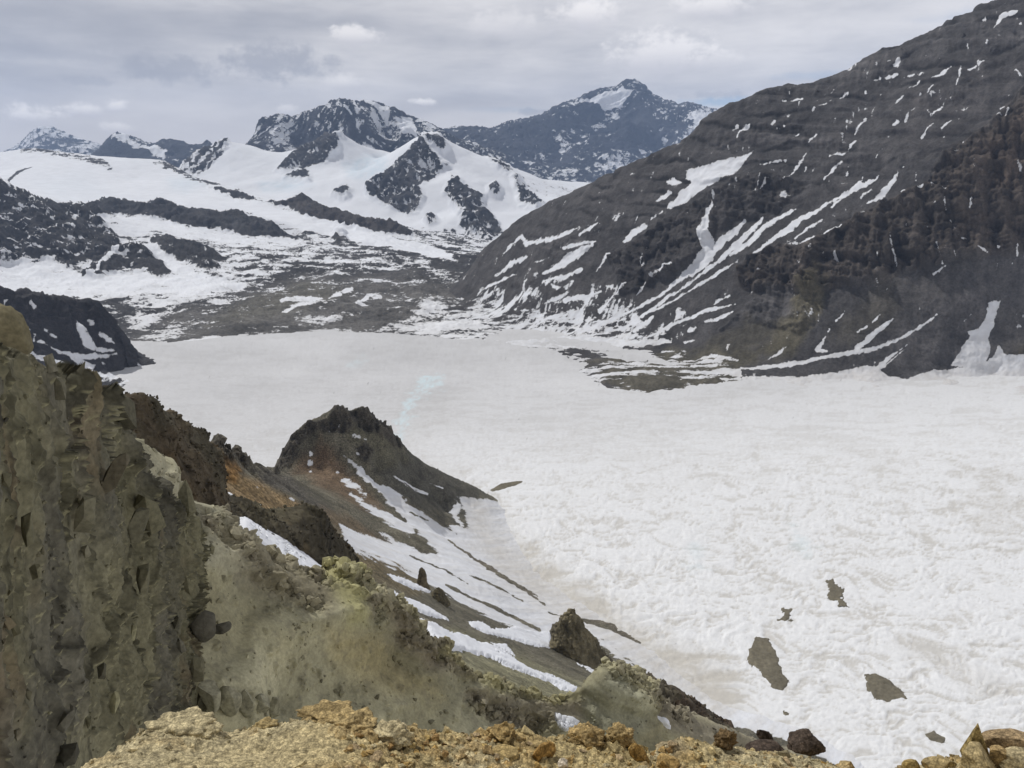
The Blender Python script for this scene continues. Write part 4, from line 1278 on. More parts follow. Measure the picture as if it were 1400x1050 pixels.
         [(1171, 194, 1), (1162, 203, 1.2), (1154, 211, 1.4), (1145, 212, 1.6), (1134, 214, 1)], [(1151, 222, 1.5), (1142, 232, 2.6), (1132, 242, 2), (1123, 248, .8)], [(1117, 186, 1.2), (1112, 191, 1.6), (1106, 198, 1)], [(1104, 209, 1), (1098, 220, 1.8), (1090, 230, 1.6), (1074, 251, .7)], [(1103, 230, 1), (1099, 234, 1)], [(1043, 246, .8), (1037, 257, 1), (1031, 268, .8)], [(1053, 247, .8), (1040, 260, 1), (1032, 268, 1)], [(1207, 203, 1), (1197, 217, 1)], [(1093, 185, 1), (1085, 189, .8)], [(1075, 221, 1.2), (1065, 222, 1), (1050, 224, .8)], [(1048, 224, 1), (1038, 226, 1)],
         [(1390, 98, 1.5), (1397, 106, 1.5)], [(1325, 49, 1)], [(1322, 60, 1), (1324, 68, 1.3)], [(1350, 59, 1), (1348, 67, 1)], [(1322, 51, .8), (1316, 55, .8)],
         [(1160, 228, 1), (1160, 232, .8)]]
    d = strokes(L, S, 0)
    big = [[(1030, 207), (1015, 213), (1000, 216), (985, 220), (971, 225), (955, 229), (940, 231), (937, 246), (946, 250), (932, 262), (920, 274), (910, 285), (917, 286), (940, 277), (952, 266), (968, 256), (985, 247), (1000, 240), (1012, 230), (1022, 220)],
           [(912, 248), (922, 244), (934, 250), (925, 256), (914, 254)],
           [(1370, 410), (1352, 413), (1346, 437), (1338, 448), (1322, 452), (1328, 458), (1315, 475), (1300, 500), (1322, 503), (1345, 500), (1355, 482), (1354, 458), (1361, 430)],
           [(1300, 526), (1296, 505), (1340, 498), (1356, 488), (1365, 470), (1376, 486), (1440, 480), (1440, 560), (1300, 560)]]
    for bpoly in big:
        d = np.minimum(d, L.poly(bpoly))
    belt = L.poly([(960, 540), (1004, 514), (1040, 514), (1090, 516), (1120, 511), (1150, 507), (1180, 499), (1196, 500), (1215, 514), (1240, 517), (1275, 505), (1300, 506), (1330, 512), (1440, 512), (1440, 560), (960, 560)])
    d = np.minimum(d, belt)
    flat = L.poly([(600, 466), (680, 468), (720, 458), (800, 458), (860, 462), (905, 462), (930, 468), (905, 474), (850, 478), (780, 480), (700, 478), (600, 470)])
    d = np.minimum(d, flat + 2)
    st = fbm(np.stack([fall, B[:, 2] * 0.30 + fall * 0.1, 0 * fall], 1), 22, 5, 107, 0.62)
    st3 = fbm(np.stack([fall, B[:, 2] * 0.22 + fall * 0.1, 0 * fall], 1), 9, 4, 116, 0.65)
    d = d + 1.9 * fbm(B, 14, 5, 108, 0.68) + 1.6 * st + 1.6 * st3
    dark = np.minimum(L.line([(668, 475, .5), (720, 479, .8), (780, 482, 1), (795, 484, 2.5), (815, 482, 1.2), (860, 481, 1.4), (900, 478, 2.5), (930, 473, 4)]),
                      L.line([(712, 481, .6), (745, 487, .6), (775, 492, .5)]))
    d = d + 0.5
    s = np.clip(-d * 0.20, -0.5, 0.9)
    # the lower left of the slope and the moraine apron are half snow, in streaks
    lowz = sstep(18, -14, L.poly([(560, 470), (620, 425), (700, 405), (740, 380), (800, 385), (850, 405), (880, 425), (930, 440), (900, 470), (800, 480)]) + 30 * fbm(B, 120, 3, 109))
    s = np.maximum(s, -0.08 + 0.55 * st + 0.45 * st3 + 0.45 * fbm(B, 60, 4, 110, 0.6, False, (1.6, 1.6, 0.5)) - 0.5 * (1 - lowz))
    sweep = fbm(np.stack([B[:, 0] + 0.5 * B[:, 1], B[:, 1], B[:, 2]], 1), 24, 5, 126, 0.62, False, (3.2, 0.9, 0.5))
    s = np.maximum(s, 0.02 + 1.0 * sweep - 1.2 * sstep(-10, 22, L.poly([(590, 430), (650, 412), (740, 425), (800, 428), (880, 440), (905, 455), (880, 472), (780, 476), (640, 468)]) + 12 * fbm(B, 60, 3, 127)))
    ap = L.poly([(786, 512), (800, 503), (830, 495), (860, 490), (905, 480), (950, 480), (1010, 490), (1015, 520), (935, 530), (880, 535), (845, 533), (815, 522)])
    aps = fbm(B, 38, 5, 111, 0.6, False, (2.6, 0.8, 0.5))
    s = np.where(ap < 0, np.clip(-0.10 + 1.3 * aps, -0.5, 0.8), s)
    s = np.where((L.poly([(860, 520), (905, 512), (932, 516), (925, 531), (880, 536), (862, 532)]) + wob) < 0, -0.5, s)
    flecks = fbm(B, 9, 4, 112, 0.65, False, (1, 1, 0.7)) - 1.0 + 0.16 * sstep(300, 100, L.py)
    s = np.maximum(s, flecks * 2.0)
    stf = fbm(np.stack([fall, B[:, 2] * 0.10 + fall * 0.1, 0 * fall], 1), 8, 4, 129, 0.6)
    s = np.maximum(s, (stf + 0.45 * fbm(B, 80, 4, 130) - 0.92 - 0.25 * cm - 0.3 * sstep(300, 380, L.py)) * 1.4)
    tail_ = sstep(3, -1, dark + 0.5 * wob)
    s = s * (1 - tail_) - 0.5 * tail_
    # ---- rock
    rock = tint(L, (0.074, 0.070, 0.069), 120, 113, 0.15)  # dark rock, with the slope's cloud shade put into this base too
    band = sstep(0.30, 0.12, tq + 0.12 * g) * sstep(400, 250, L.py) * (1 - cm) * sstep(-0.3, 0.2, fbm(B, 200, 3, 120))
    rock *= (1 - 0.55 * band)[:, None]
    rock *= (1 + 0.22 * st3 * (1 - cm))[:, None]
    stain = fbm(rq, 17, 5, 128, 0.6)
    rock *= (1 + 0.55 * strat * (0.4 + cm) + 0.28 * st * (1 - cm))[:, None]

    def wash(pts, colr, fe, a=1.0, wobs=14):
        nonlocal rock
        m = (a * sstep(fe, -fe, L.poly(pts) + wobs * fbm(B, 70, 4, 114)))[:, None]
        rock = rock * (1 - m) + np.array(colr) * (1 + 0.5 * st + 0.3 * g)[:, None] * m
    wash(cliffs[0][0], (0.050, 0.046, 0.044), 6, 0.8, 4)
    wash(cliffs[1][0], (0.066, 0.055, 0.046), 8, 0.85, 4)
    wash([(1290, 230), (1340, 190), (1400, 150), (1470, 120), (1470, 320), (1390, 345), (1330, 345), (1300, 300)], (0.080, 0.064, 0.052), 16, 0.5)
    wash([(1350, 190), (1400, 160), (1470, 140), (1470, 260), (1400, 260), (1360, 250)], (0.10, 0.074, 0.055), 16, 0.4)
    wash([(1040, 470), (1085, 430), (1105, 385), (1112, 355), (1122, 360), (1125, 400), (1110, 450), (1080, 480), (1030, 492), (1005, 480)], (0.135, 0.118, 0.068), 10, 0.55)
    wash([(985, 460), (1020, 440), (1060, 450), (1050, 490), (990, 500), (960, 500), (950, 485)], (0.078, 0.070, 0.050), 10, 0.6)
    wash([(1180, 400), (1260, 372), (1330, 358), (1300, 400), (1230, 440), (1160, 470), (1130, 460)], (0.083, 0.075, 0.060), 20, 0.7)
    wash([(1370, 480), (1380, 430), (1440, 390), (1440, 500), (1400, 500)], (0.10, 0.085, 0.055), 12, 0.6)
    wash([(1230, 370), (1420, 345), (1420, 470), (1290, 500), (1200, 500), (1230, 440)], (0.100, 0.094, 0.092), 12, 0.8)
    wash([(800, 500), (930, 480), (1010, 490), (1020, 530), (860, 545)], (0.115, 0.105, 0.078), 10, 0.8)
    wash([(1230, 130), (1330, 80), (1420, 70), (1420, 120), (1330, 180), (1250, 220)], (0.078, 0.072, 0.070), 24, 0.6)
    rock *= np.clip(1 + cm * (0.45 * stain + 0.30 * (ribs - 0.15) + 0.25 * angB), 0.3, 2.0)[:, None]
    ice = np.tile(np.array(SNOW) * 0.9, (len(B), 1))
    dirt = np.clip(0.45 * sstep(20, -20, belt) + 0.3 * sstep(420, 480, L.py) + 0.25 * fbm(B, 14, 4, 115), 0, 0.8)[:, None]
    ice = ice * (1 - dirt) + np.array((0.58, 0.56, 0.54)) * dirt
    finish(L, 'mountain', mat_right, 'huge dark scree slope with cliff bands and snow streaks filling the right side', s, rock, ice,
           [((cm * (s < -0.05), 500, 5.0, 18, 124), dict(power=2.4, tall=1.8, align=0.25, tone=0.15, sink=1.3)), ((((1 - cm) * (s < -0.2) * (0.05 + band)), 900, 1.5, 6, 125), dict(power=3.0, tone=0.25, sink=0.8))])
    return L


mat_right = mat_terrain('dark_scree_and_snow', 5, 2.6, edge=0.15, edge_size=5, rock_var=0.42, snow_size=40)
LR = right_mountain()
# ------------------------------------------------------------------ the near side: spur, snow chutes, scree
NEAR_CREST0 = [(120, 560, 44), (150, 572, 46), (172, 590, 46.5), (190, 606, 47), (212, 622, 48), (235, 640, 49), (258, 660, 50), (280, 676, 51), (300, 690, 52), (322, 713, 53), (345, 733, 54), (365, 748, 55.5), (385, 760, 57), (410, 773, 59), (432, 784, 61), (450, 789, 62.5), (464, 777, 63), (475, 774, 63.5), (486, 778, 64), (494, 788, 64.5), (502, 804, 65.5), (520, 812, 67), (545, 824, 69), (562, 838, 70), (575, 852, 71), (594, 868, 72.5), (600, 880, 73), (625, 896, 75.5), (650, 912, 77.5), (680, 928, 80), (710, 940, 83), (740, 948, 86), (770, 948, 89), (795, 942, 91), (815, 927, 93.5), (832, 917, 95), (848, 908, 97), (862, 910, 99), (876, 925, 101), (890, 942, 102), (905, 955, 104), (925, 968, 107), (950, 980, 111), (985, 996, 116), (1020, 1008, 121), (1060, 1022, 124), (1110, 1045, 126), (1200, 1090, 128)]


def nearer(px):
    return (52 + 0.35 * max(0.0, np.interp(px, [p[0] for p in NEAR_CREST0], [p[2] for p in NEAR_CREST0]) - 52)) / max(52.0, np.interp(px, [p[0] for p in NEAR_CREST0], [p[2] for p in NEAR_CREST0]))


NEAR_CREST = [(x, y, Y * nearer(x)) for x, y, Y in NEAR_CREST0]


def mid_slope():
    crest = [(140, 552, 190), (200, 572, 215), (250, 592, 255), (290, 609, 300), (330, 627, 420), (360, 637, 560), (378, 643, 690)]
    peak = [(381, 628, 715), (390, 612, 720), (398, 602, 724), (408, 592, 728), (420, 582, 735), (434, 578, 740), (447, 576, 745), (456, 562, 752), (463, 559, 757), (473, 561, 762), (482, 564, 768), (492, 562, 775), (503, 563, 782), (512, 569, 790), (528, 580, 805), (540, 595, 822), (552, 610, 842), (575, 630, 875), (600, 643, 905), (625, 655, 935), (645, 664, 955), (664, 674, 975)]
    C = [at(*p) for p in dense(crest, 16)] + [at(*p) for p in dense(peak, 44)]
    P0 = [at(*p) for p in peak[:-2]]
    C += shift(P0, 60, -62) + shift(P0, 190, -175)
    C += shift([at(*p) for p in crest], 70, -55) + shift([at(*p) for p in crest], 260, -190)
    # foot of the spur and the shore of the ice
    shore = [(669, 677), (684, 690), (694, 706), (702, 726), (718, 756), (742, 790), (780, 816), (820, 840), (880, 880), (930, 920), (985, 960), (1060, 985), (1130, 1012), (1190, 1050), (1240, 1090), (1320, 1180)]
    C += [atz(x, y, -401.5) for x, y in shore] + [atz(x + 26, y - 14, -412) for x, y in shore] + [atz(x + 80, y - 45, -430) for x, y in shore]
    C += [at(*p) for p in [
        (400, 640, 700), (430, 640, 712), (470, 640, 725), (430, 610, 730), (470, 600, 742), (510, 610, 765), (510, 645, 735), (560, 660, 800), (540, 690, 715), (600, 690, 830), (590, 720, 740), (625, 715, 800), (640, 690, 880),
        (420, 665, 640), (380, 665, 520), (340, 650, 400), (320, 665, 300), (350, 690, 330), (400, 690, 470), (460, 680, 620), (480, 720, 560), (530, 740, 590), (580, 760, 600), (640, 780, 610), (700, 810, 640),
        (440, 720, 470), (470, 745, 450), (520, 770, 470), (580, 800, 470), (640, 830, 500), (700, 850, 540), (745, 870, 560), (800, 880, 570), (850, 900, 570), (900, 940, 540), (960, 970, 520),
        (300, 680, 230), (340, 700, 240), (500, 790, 330), (560, 815, 350), (620, 850, 380), (680, 880, 400), (740, 905, 420), (800, 930, 420), (860, 950, 440), (930, 985, 440), (1000, 1010, 440), (1080, 1035, 450), (1160, 1080, 440),
        (330, 710, 150), (400, 745, 160), (450, 775, 170), (500, 805, 190), (560, 845, 210), (620, 880, 230), (690, 910, 245), (760, 945, 255), (830, 960, 270), (900, 1000, 290), (980, 1030, 300), (1060, 1070, 300),
        (300, 705, 100), (400, 775, 110), (500, 840, 130), (600, 900, 145), (700, 950, 160), (800, 985, 175), (900, 1030, 185), (1000, 1070, 190), (1100, 1120, 190),
        (150, 640, 110), (200, 640, 120), (230, 620, 160)]]
    nc = [at(*p) for p in NEAR_CREST if p[0] > 600]
    C += shift(nc, 9, -30) + shift(nc, -8, -45)
    a0, a1 = at(120, 560, 1)[0], at(1290, 1050, 1)[0]
    L = heightland(C, a0, a1, 80, 1150, int(1130 / 1.2), 430, eps=0.004)
    B = L.base
    wob = 2.4 * fbm(B, 10, 5, 121)
    g = fbm(B, 26, 6, 122, 0.55, True, (1, 1, 1.3))
    dip = np.array((0.45, 0.75, 0.0))
    across = B[:, 0] * 0.85 - B[:, 1] * 0.50
    along = B[:, 0] * 0.50 + B[:, 1] * 0.85
    st = fbm(np.stack([across, along * 0.10, 0 * across], 1), 14, 5, 123, 0.6)
    st2 = fbm(np.stack([across, along * 0.12, 0 * across], 1), 5, 4, 124, 0.6)
    crag = np.minimum.reduce([
        L.poly([(376, 644), (380, 622), (395, 598), (420, 578), (447, 574), (456, 556), (480, 558), (505, 558), (530, 576), (545, 600), (556, 615), (540, 612), (522, 595), (500, 588), (485, 578), (478, 590), (462, 592), (450, 590), (430, 590), (415, 600), (406, 618), (392, 640)]),
        L.poly([(485, 610), (500, 605), (510, 620), (505, 635), (490, 630)]),
        L.poly([(290, 600), (320, 615), (345, 632), (338, 642), (310, 632), (290, 625)])])
    on = sstep(4, -4, crag + wob)
    L.push(on * (8.5 * (g - 0.05) + 2.2 * fbm(B, 7, 5, 130, 0.65, True, (1, 1, 1.5))) + (1 - on) * (1.1 * st + 0.7 * g) + 0.5 * fbm(B, 5, 4, 125), np.tile((0.25, -0.45, 0.85), (len(B), 1)))
    L.renormal()
    # snow chutes running down to the right
    S = [[(472, 625, 1), (480, 632, 3), (492, 642, 4), (505, 655, 4), (520, 664, 6), (535, 680, 9), (560, 700, 13), (590, 725, 16), (620, 750, 14), (650, 775, 12), (690, 800, 11), (730, 825, 9), (760, 845, 8)],
         [(486, 596, 2), (496, 600, 2.5), (501, 602, 1)], [(488, 612, 2), (489, 622, 2.5)], [(462, 648, 1.5), (475, 658, 2), (495, 670, 1.5)], [(460, 650, 1), (480, 664, 2.5), (500, 676, 1.5)], [(424, 634, 2.5)], [(425, 643, 1.5)], [(450, 588, 1.5)], [(464, 580, 1.2)], [(425, 619, 1)],
         [(480, 675, 1), (500, 692, 3), (530, 708, 6), (560, 725, 8)], [(537, 650, 1), (560, 665, 2.5), (585, 675, 2)], [(586, 660, 1), (605, 668, 1.5)], [(620, 668, 2), (625, 690, 5), (620, 710, 8), (635, 740, 9)], [(656, 683, 4), (662, 700, 9), (655, 720, 9), (680, 750, 9)], [(590, 685, 1), (605, 695, 2.5), (620, 705, 3)],
         [(466, 720, 2), (480, 728, 3), (510, 745, 5), (545, 765, 6), (590, 790, 8), (630, 810, 9), (670, 830, 9), (710, 848, 7), (745, 860, 5)], [(520, 727, 2), (545, 745, 4), (580, 765, 6)], [(470, 745, 2), (500, 757, 3), (540, 772, 4)],
         [(600, 800, 4), (650, 828, 7), (700, 850, 7), (745, 868, 4)], [(800, 858, 4), (840, 880, 8), (880, 905, 11), (910, 930, 11), (950, 955, 9), (1000, 985, 6), (1040, 1000, 4)], [(815, 870, 4), (850, 900, 6), (900, 950, 7), (940, 975, 5)],
         [(870, 880, 4), (920, 915, 12), (970, 955, 12), (1010, 985, 8)], [(360, 668, 1), (352, 666, 1)], [(398, 682, 1), (402, 684, 1)], [(930, 982, 2), (960, 988, 4), (990, 992, 3)], [(1060, 1005, 3), (1100, 1018, 4), (1150, 1040, 6), (1200, 1065, 8)]]
    d = strokes(L, S, 0) + 3.0 * fbm(B, 9, 5, 126, 0.65) + 3.5 * st + 3.5 * st2
    s = np.clip(-d * 0.10, -0.45, 0.9)
    field = L.poly([(560, 712), (600, 718), (640, 722), (632, 690), (624, 668), (640, 680), (664, 681), (760, 700), (900, 800), (1100, 950), (1400, 1150), (1300, 1180), (1200, 1075), (1130, 1035), (1060, 1005), (1000, 990), (960, 982), (900, 935), (870, 905), (838, 880), (800, 858), (756, 872), (745, 870), (700, 852), (640, 828), (590, 800), (540, 772), (470, 745), (466, 722), (510, 735), (560, 752), (600, 760)])
    s = np.maximum(s, np.clip(-(field + 3 * fbm(B, 9, 4, 126) + 4 * st) * 0.10, -0.45, 0.9))
    # thin scree ribs showing through
    ribs = [[(612, 738, 1), (650, 765, 2), (690, 790, 2.5), (720, 808, 2.5), (745, 828, 1)], [(640, 785, .8), (680, 803, 1.5), (715, 822, .8)], [(655, 765, .8), (700, 795, 1.8), (735, 815, 1)], [(560, 760, .8), (610, 780, 1.2), (640, 798, .8)], [(610, 800, 1), (640, 815, 2), (690, 838, 2.2), (738, 862, 2)],
            [(795, 847, 2), (815, 852, 4.5), (840, 858, 5.5), (870, 872, 6), (889, 883, 3.5)], [(750, 838, .8), (765, 842, 1)], [(925, 910, 2), (935, 914, 2.5)], [(860, 915, .6), (900, 930, .8)], [(515, 690, 1), (535, 700, 2), (555, 712, 1.5)], [(560, 700, 1), (585, 712, 1)],
            [(600, 715, .7), (625, 730, .7)], [(880, 945, 1), (930, 965, 1.5), (980, 985, 2.5), (1000, 1000, 3)]]
    r = strokes(L, ribs, 1.0 * fbm(B, 7, 4, 127) + 1.6 * st2)
    k = sstep(1.5, -1.0, r)
    s = s * (1 - k) - 0.4 * k
    noseblk = sstep(4, -3, L.poly([(505, 600), (545, 605), (580, 632), (664, 673), (660, 681), (640, 678), (617, 680), (625, 690), (600, 682), (570, 668), (540, 655), (520, 640), (530, 662), (515, 660), (500, 640), (490, 625), (492, 600)]) + 1.5 * wob + 6 * st)
    k2 = sstep(3, -3, L.poly([(560, 672), (590, 680), (620, 705), (630, 720), (600, 716), (575, 700), (555, 688)]) + wob + 5 * st)
    k = np.maximum(noseblk, k2)
    keep = sstep(2, -1, strokes(L, [[(488, 608, 1.5), (490, 624, 2)], [(486, 596, 2), (500, 602, 1)], [(537, 650, 1), (560, 665, 1.8), (585, 675, 1.5)], [(586, 660, 1), (605, 668, 1.2)]], wob * .5))
    k = k * (1 - keep)
    s = s * (1 - k) - 0.45 * k
    # rock colours
    rock = tint(L, (0.125, 0.115, 0.085), 40, 128, 0.2)
    rock *= (1 + 0.30 * st + 0.2 * st2)[:, None]

    def wash(pts, colr, fe, a=1.0, wobs=8):
        nonlocal rock
        m = (a * sstep(fe, -fe, L.poly(pts) + wobs * fbm(B, 25, 4, 129) + 6 * st))[:, None]
        rock = rock * (1 - m) + np.array(colr) * (1 + 0.35 * st + 0.25 * g)[:, None] * m
    wash([(280, 640), (330, 650), (400, 680), (430, 700), (400, 720), (300, 690)], (0.215, 0.15, 0.075), 8, 0.85)
    wash([(290, 625), (335, 640), (320, 655), (295, 650)], (0.22, 0.125, 0.045), 5, 0.8)
    wash([(330, 632), (378, 645), (430, 680), (520, 730), (560, 755), (500, 740), (440, 705), (380, 672)], (0.085, 0.078, 0.066), 6, 0.9)
    wash([(405, 640), (440, 600), (470, 640), (500, 670), (530, 700), (510, 700), (470, 680), (430, 660)], (0.155, 0.105, 0.066), 10, 0.75)
    wash([(430, 690), (470, 700), (540, 745), (560, 780), (500, 775), (470, 745)], (0.15, 0.11, 0.062), 8, 0.6)
    wash([(480, 755), (540, 780), (590, 805), (560, 815), (500, 790)], (0.16, 0.13, 0.075), 6, 0.7)
    wash([(495, 600), (560, 618), (664, 672), (640, 715), (560, 690), (510, 645)], (0.082, 0.078, 0.064), 8, 0.9)
    wash([(480, 575), (540, 600), (560, 630), (520, 640), (480, 600)], (0.10, 0.092, 0.062), 8, 0.7)
    m = (on * 0.92)[:, None]
    rock = rock * (1 - m) + np.array((0.058, 0.052, 0.042)) * (1 + 0.5 * g)[:, None] * m
    wash([(600, 740), (760, 830), (900, 890), (900, 880), (760, 810), (650, 750)], (0.155, 0.135, 0.105), 6, 0.6)
    wash([(560, 880), (620, 860), (720, 900), (860, 960), (1000, 1020), (1000, 1090), (500, 900)], (0.20, 0.19, 0.12), 14, 0.9)
    rock = rock * 1.25
    ice = np.tile(np.array(SNOW) * 0.93, (len(B), 1))
    low = sstep(30, -30, L.line([(650, 690, 8), (660, 730, 14), (690, 765, 18), (740, 805, 20), (820, 850, 14), (900, 910, 16), (980, 960, 14)]))
    dirt = np.clip(0.18 + 0.6 * low + 0.3 * st2 + 0.2 * st, 0, 0.85)[:, None]
    ice = ice * (1 - dirt) + np.array((0.60, 0.575, 0.53)) * dirt
    finish(L, 'slope', mat_near, 'scree slope with a dark peaked spur and snow chutes running down to the glacier', s, rock, ice,
           [((on * (s < 0), 260, 1.0, 4.0, 150), dict(power=2.2, tall=1.5, sink=1.1)), (((s < -0.15) * 1.0 * (B[:, 1] > 230), 1500, 0.25, 1.6, 151), dict(power=3.0, by_dist=450.0))])
    return L




def near_slope():
    top = [at(*p) for p in dense(NEAR_CREST, 90)]
    C = top + shift(top, 4, -6) + shift(top, 16, -32)
    C += [at(p[0], p[1], p[2] * nearer(p[0])) for p in [(150, 800, 42), (200, 760, 43.5), (260, 760, 45.6), (260, 860, 42.3), (255, 960, 40), (330, 830, 48), (340, 960, 43.5), (400, 860, 53), (400, 990, 48.5), (470, 880, 58), (480, 1000, 54), (550, 920, 65.5), (560, 1005, 61.5), (640, 960, 73), (650, 1015, 69.5), (730, 990, 82), (740, 1030, 79), (800, 985, 89), (810, 1035, 86.5), (850, 970, 94), (860, 1030, 90), (930, 1010, 104), (940, 1050, 102), (1020, 1050, 117), (1100, 1090, 122),
                           (150, 1000, 34), (260, 1080, 35.5), (400, 1100, 43), (560, 1120, 55), (740, 1130, 71), (860, 1130, 80), (1020, 1130, 105), (1200, 1150, 118)]]
    a0, a1 = at(125, 600, 1)[0], at(1190, 1040, 1)[0]
    L = heightland(C, a0, a1, 31, 105, int(1060 / 1.1), 430, eps=0.003)
    B = L.base
    g = fbm(B, 6, 6, 131, 0.55, True)
    n1 = fbm(B, 9, 5, 132)
    lump = fbm(B, 1.6, 6, 133, 0.62)
    gr = fbm(B, 0.45, 3, 134, 0.6)
    edge = np.minimum.reduce([L.line([(462, 776, 16), (486, 786, 22), (505, 815, 16), (520, 850, 10)]), L.line([(545, 828, 14), (575, 856, 18), (600, 885, 14), (560, 870, 14), (640, 910, 10)]),
                              L.line([(640, 905, 8), (700, 940, 8), (760, 952, 12)]), L.line([(840, 915, 14), (870, 930, 16), (900, 955, 12), (930, 975, 10)]), L.line([(330, 715, 12), (400, 760, 16), (450, 790, 14)]),
                              L.line([(650, 960, 8), (720, 985, 10), (760, 990, 8)]), L.line([(300, 700, 8), (360, 780, 14), (430, 830, 12)])])
    rough = sstep(14, -10, edge + 10 * n1)
    c1, c2, cid = worley(B + 0.4 * np.stack([lump, gr, lump], 1), 0.9, 135)
    stones = np.clip(0.5 - c1, 0, 1) * sstep(0.62, 0.9, cid)
    p1, p2, pid = worley(B, 0.32, 140)
    peb = np.clip(0.6 - p1, 0, 1) * sstep(0.3, 0.9, pid)
    cc = B[:, 2] + 0.60 * B[:, 0] - 0.1 * B[:, 1] + 0.8 * n1
    gul = fbm(np.stack([cc, B[:, 0] * 0.12, 0 * cc], 1), 3.6, 4, 142, 0.5)
    L.push(1.25 * gul + 0.04 * fbm(B, 1.6, 3, 133) + 0.45 * n1 * 0.6 + rough * (-0.35 + 0.8 * (g - 0.1) + 0.3 * lump + 1.5 * angular(B, 2.6, 143) + 0.8 * angular(B, 0.9, 144)) + 0.75 * stones)
    L.renormal()
    tone = 1.26
    rock = tint(L, (0.255, 0.236, 0.148), 7, 136, 0.2)
    m = sstep(-0.2, 0.5, fbm(B, 12, 4, 137))[:, None] * 0.5
    rock = rock * (1 - m) + np.array((0.26, 0.25, 0.175)) * m

    def wash(pts, colr, fe, a=1.0, wobs=16):
        nonlocal rock
        mm = (a * sstep(fe, -fe, L.poly(pts) + wobs * n1))[:, None]
        rock = rock * (1 - mm) + np.array(colr) * (1 + 0.3 * lump)[:, None] * mm
    wash([(140, 560), (260, 650), (340, 720), (420, 775), (360, 800), (260, 760), (150, 640)], (0.30, 0.285, 0.205), 14, 0.8)
    wash([(300, 700), (450, 785), (490, 800), (440, 850), (340, 800)], (0.19, 0.168, 0.115), 18, 0.75)
    wash([(440, 770), (500, 775), (500, 860), (470, 860), (450, 820)], (0.27, 0.255, 0.12), 14, 0.7)
    wash([(520, 815), (600, 870), (640, 915), (590, 920), (540, 880)], (0.17, 0.145, 0.105), 12, 0.75)
    wash([(440, 860), (520, 870), (600, 950), (540, 960), (460, 900)], (0.31, 0.265, 0.14), 18, 0.6)
    wash([(260, 880), (420, 900), (700, 1000), (600, 1040), (300, 1000)], (0.30, 0.285, 0.195), 24, 0.55)
    wash([(640, 950), (700, 950), (800, 960), (800, 990), (700, 990)], (0.155, 0.135, 0.10), 10, 0.7)
    wash([(590, 885), (640, 890), (800, 950), (760, 960), (680, 940)], (0.235, 0.215, 0.115), 8, 0.8)
    wash([(800, 940), (850, 915), (880, 940), (900, 980), (870, 1010), (800, 1000)], (0.235, 0.235, 0.175), 12, 0.7)
    wash([(880, 930), (960, 975), (1040, 1000), (1100, 1040), (960, 1040), (900, 980)], (0.19, 0.17, 0.13), 10, 0.8)
    dk = (0.75 * rough * sstep(-0.1, 0.5, fbm(B, 2.2, 4, 138)))[:, None]
    rock = rock * (1 - dk) + np.array((0.135, 0.118, 0.085)) * dk
    speck = sstep(0.15, 0.6, fbm(B, 0.9, 4, 139, 0.65))[:, None] * 0.35
    rock = rock * (1 - speck) + np.array((0.12, 0.11, 0.085)) * speck
    rock = rock * (1 + 0.36 * gul)[:, None]
    rock = rock * tone * (1 + 0.10 * gr + 0.16 * fbm(B, 3.0, 5, 145, 0.6))[:, None]
    finish(L, 'scree_slope', mat_scree, 'grey green scree slope falling from its crest just below the viewpoint', np.full(len(B), -2.0), rock, None,
           [((rough ** 2, 2600, 0.10, 0.85, 152), dict(power=2.2, tone=0.3)), ((np.ones(len(B)), 9000, 0.05, 0.36, 153), dict(power=3.0, tone=0.32, by_dist=60.0, flat=0.8, sink=0.2, mean=0.92)), ((np.clip(fbm(B, 4.5, 4, 154) + 0.15, 0, 1) ** 1.5 + 0.02, 4200, 0.09, 0.62, 155), dict(power=2.4, tone=0.3, by_dist=60.0, sink=0.25, mean=0.66))])
    L.rock = rock
    return L


mat_scree = mat_terrain('loose_scree', 0.22, 0.02, rock_var=0.26)
LM = mid_slope()
LN = near_slope()
# ------------------------------------------------------------------ cliffs, outcrops, rocks
mat_cliff = mat_plain('olive_cliff_rock', 'rock', 0.22, 0.03, 0.38)
mat_dark = mat_plain('dark_outcrop_rock', 'rock', 0.9, 0.15, 0.42)
mat_yellow = mat_plain('yellow_crumbling_rock', 'rock', 0.030, 0.008, 0.25, pebbles=((0.022, 0.78, 1.2), (0.008, 0.8, 1.2)))


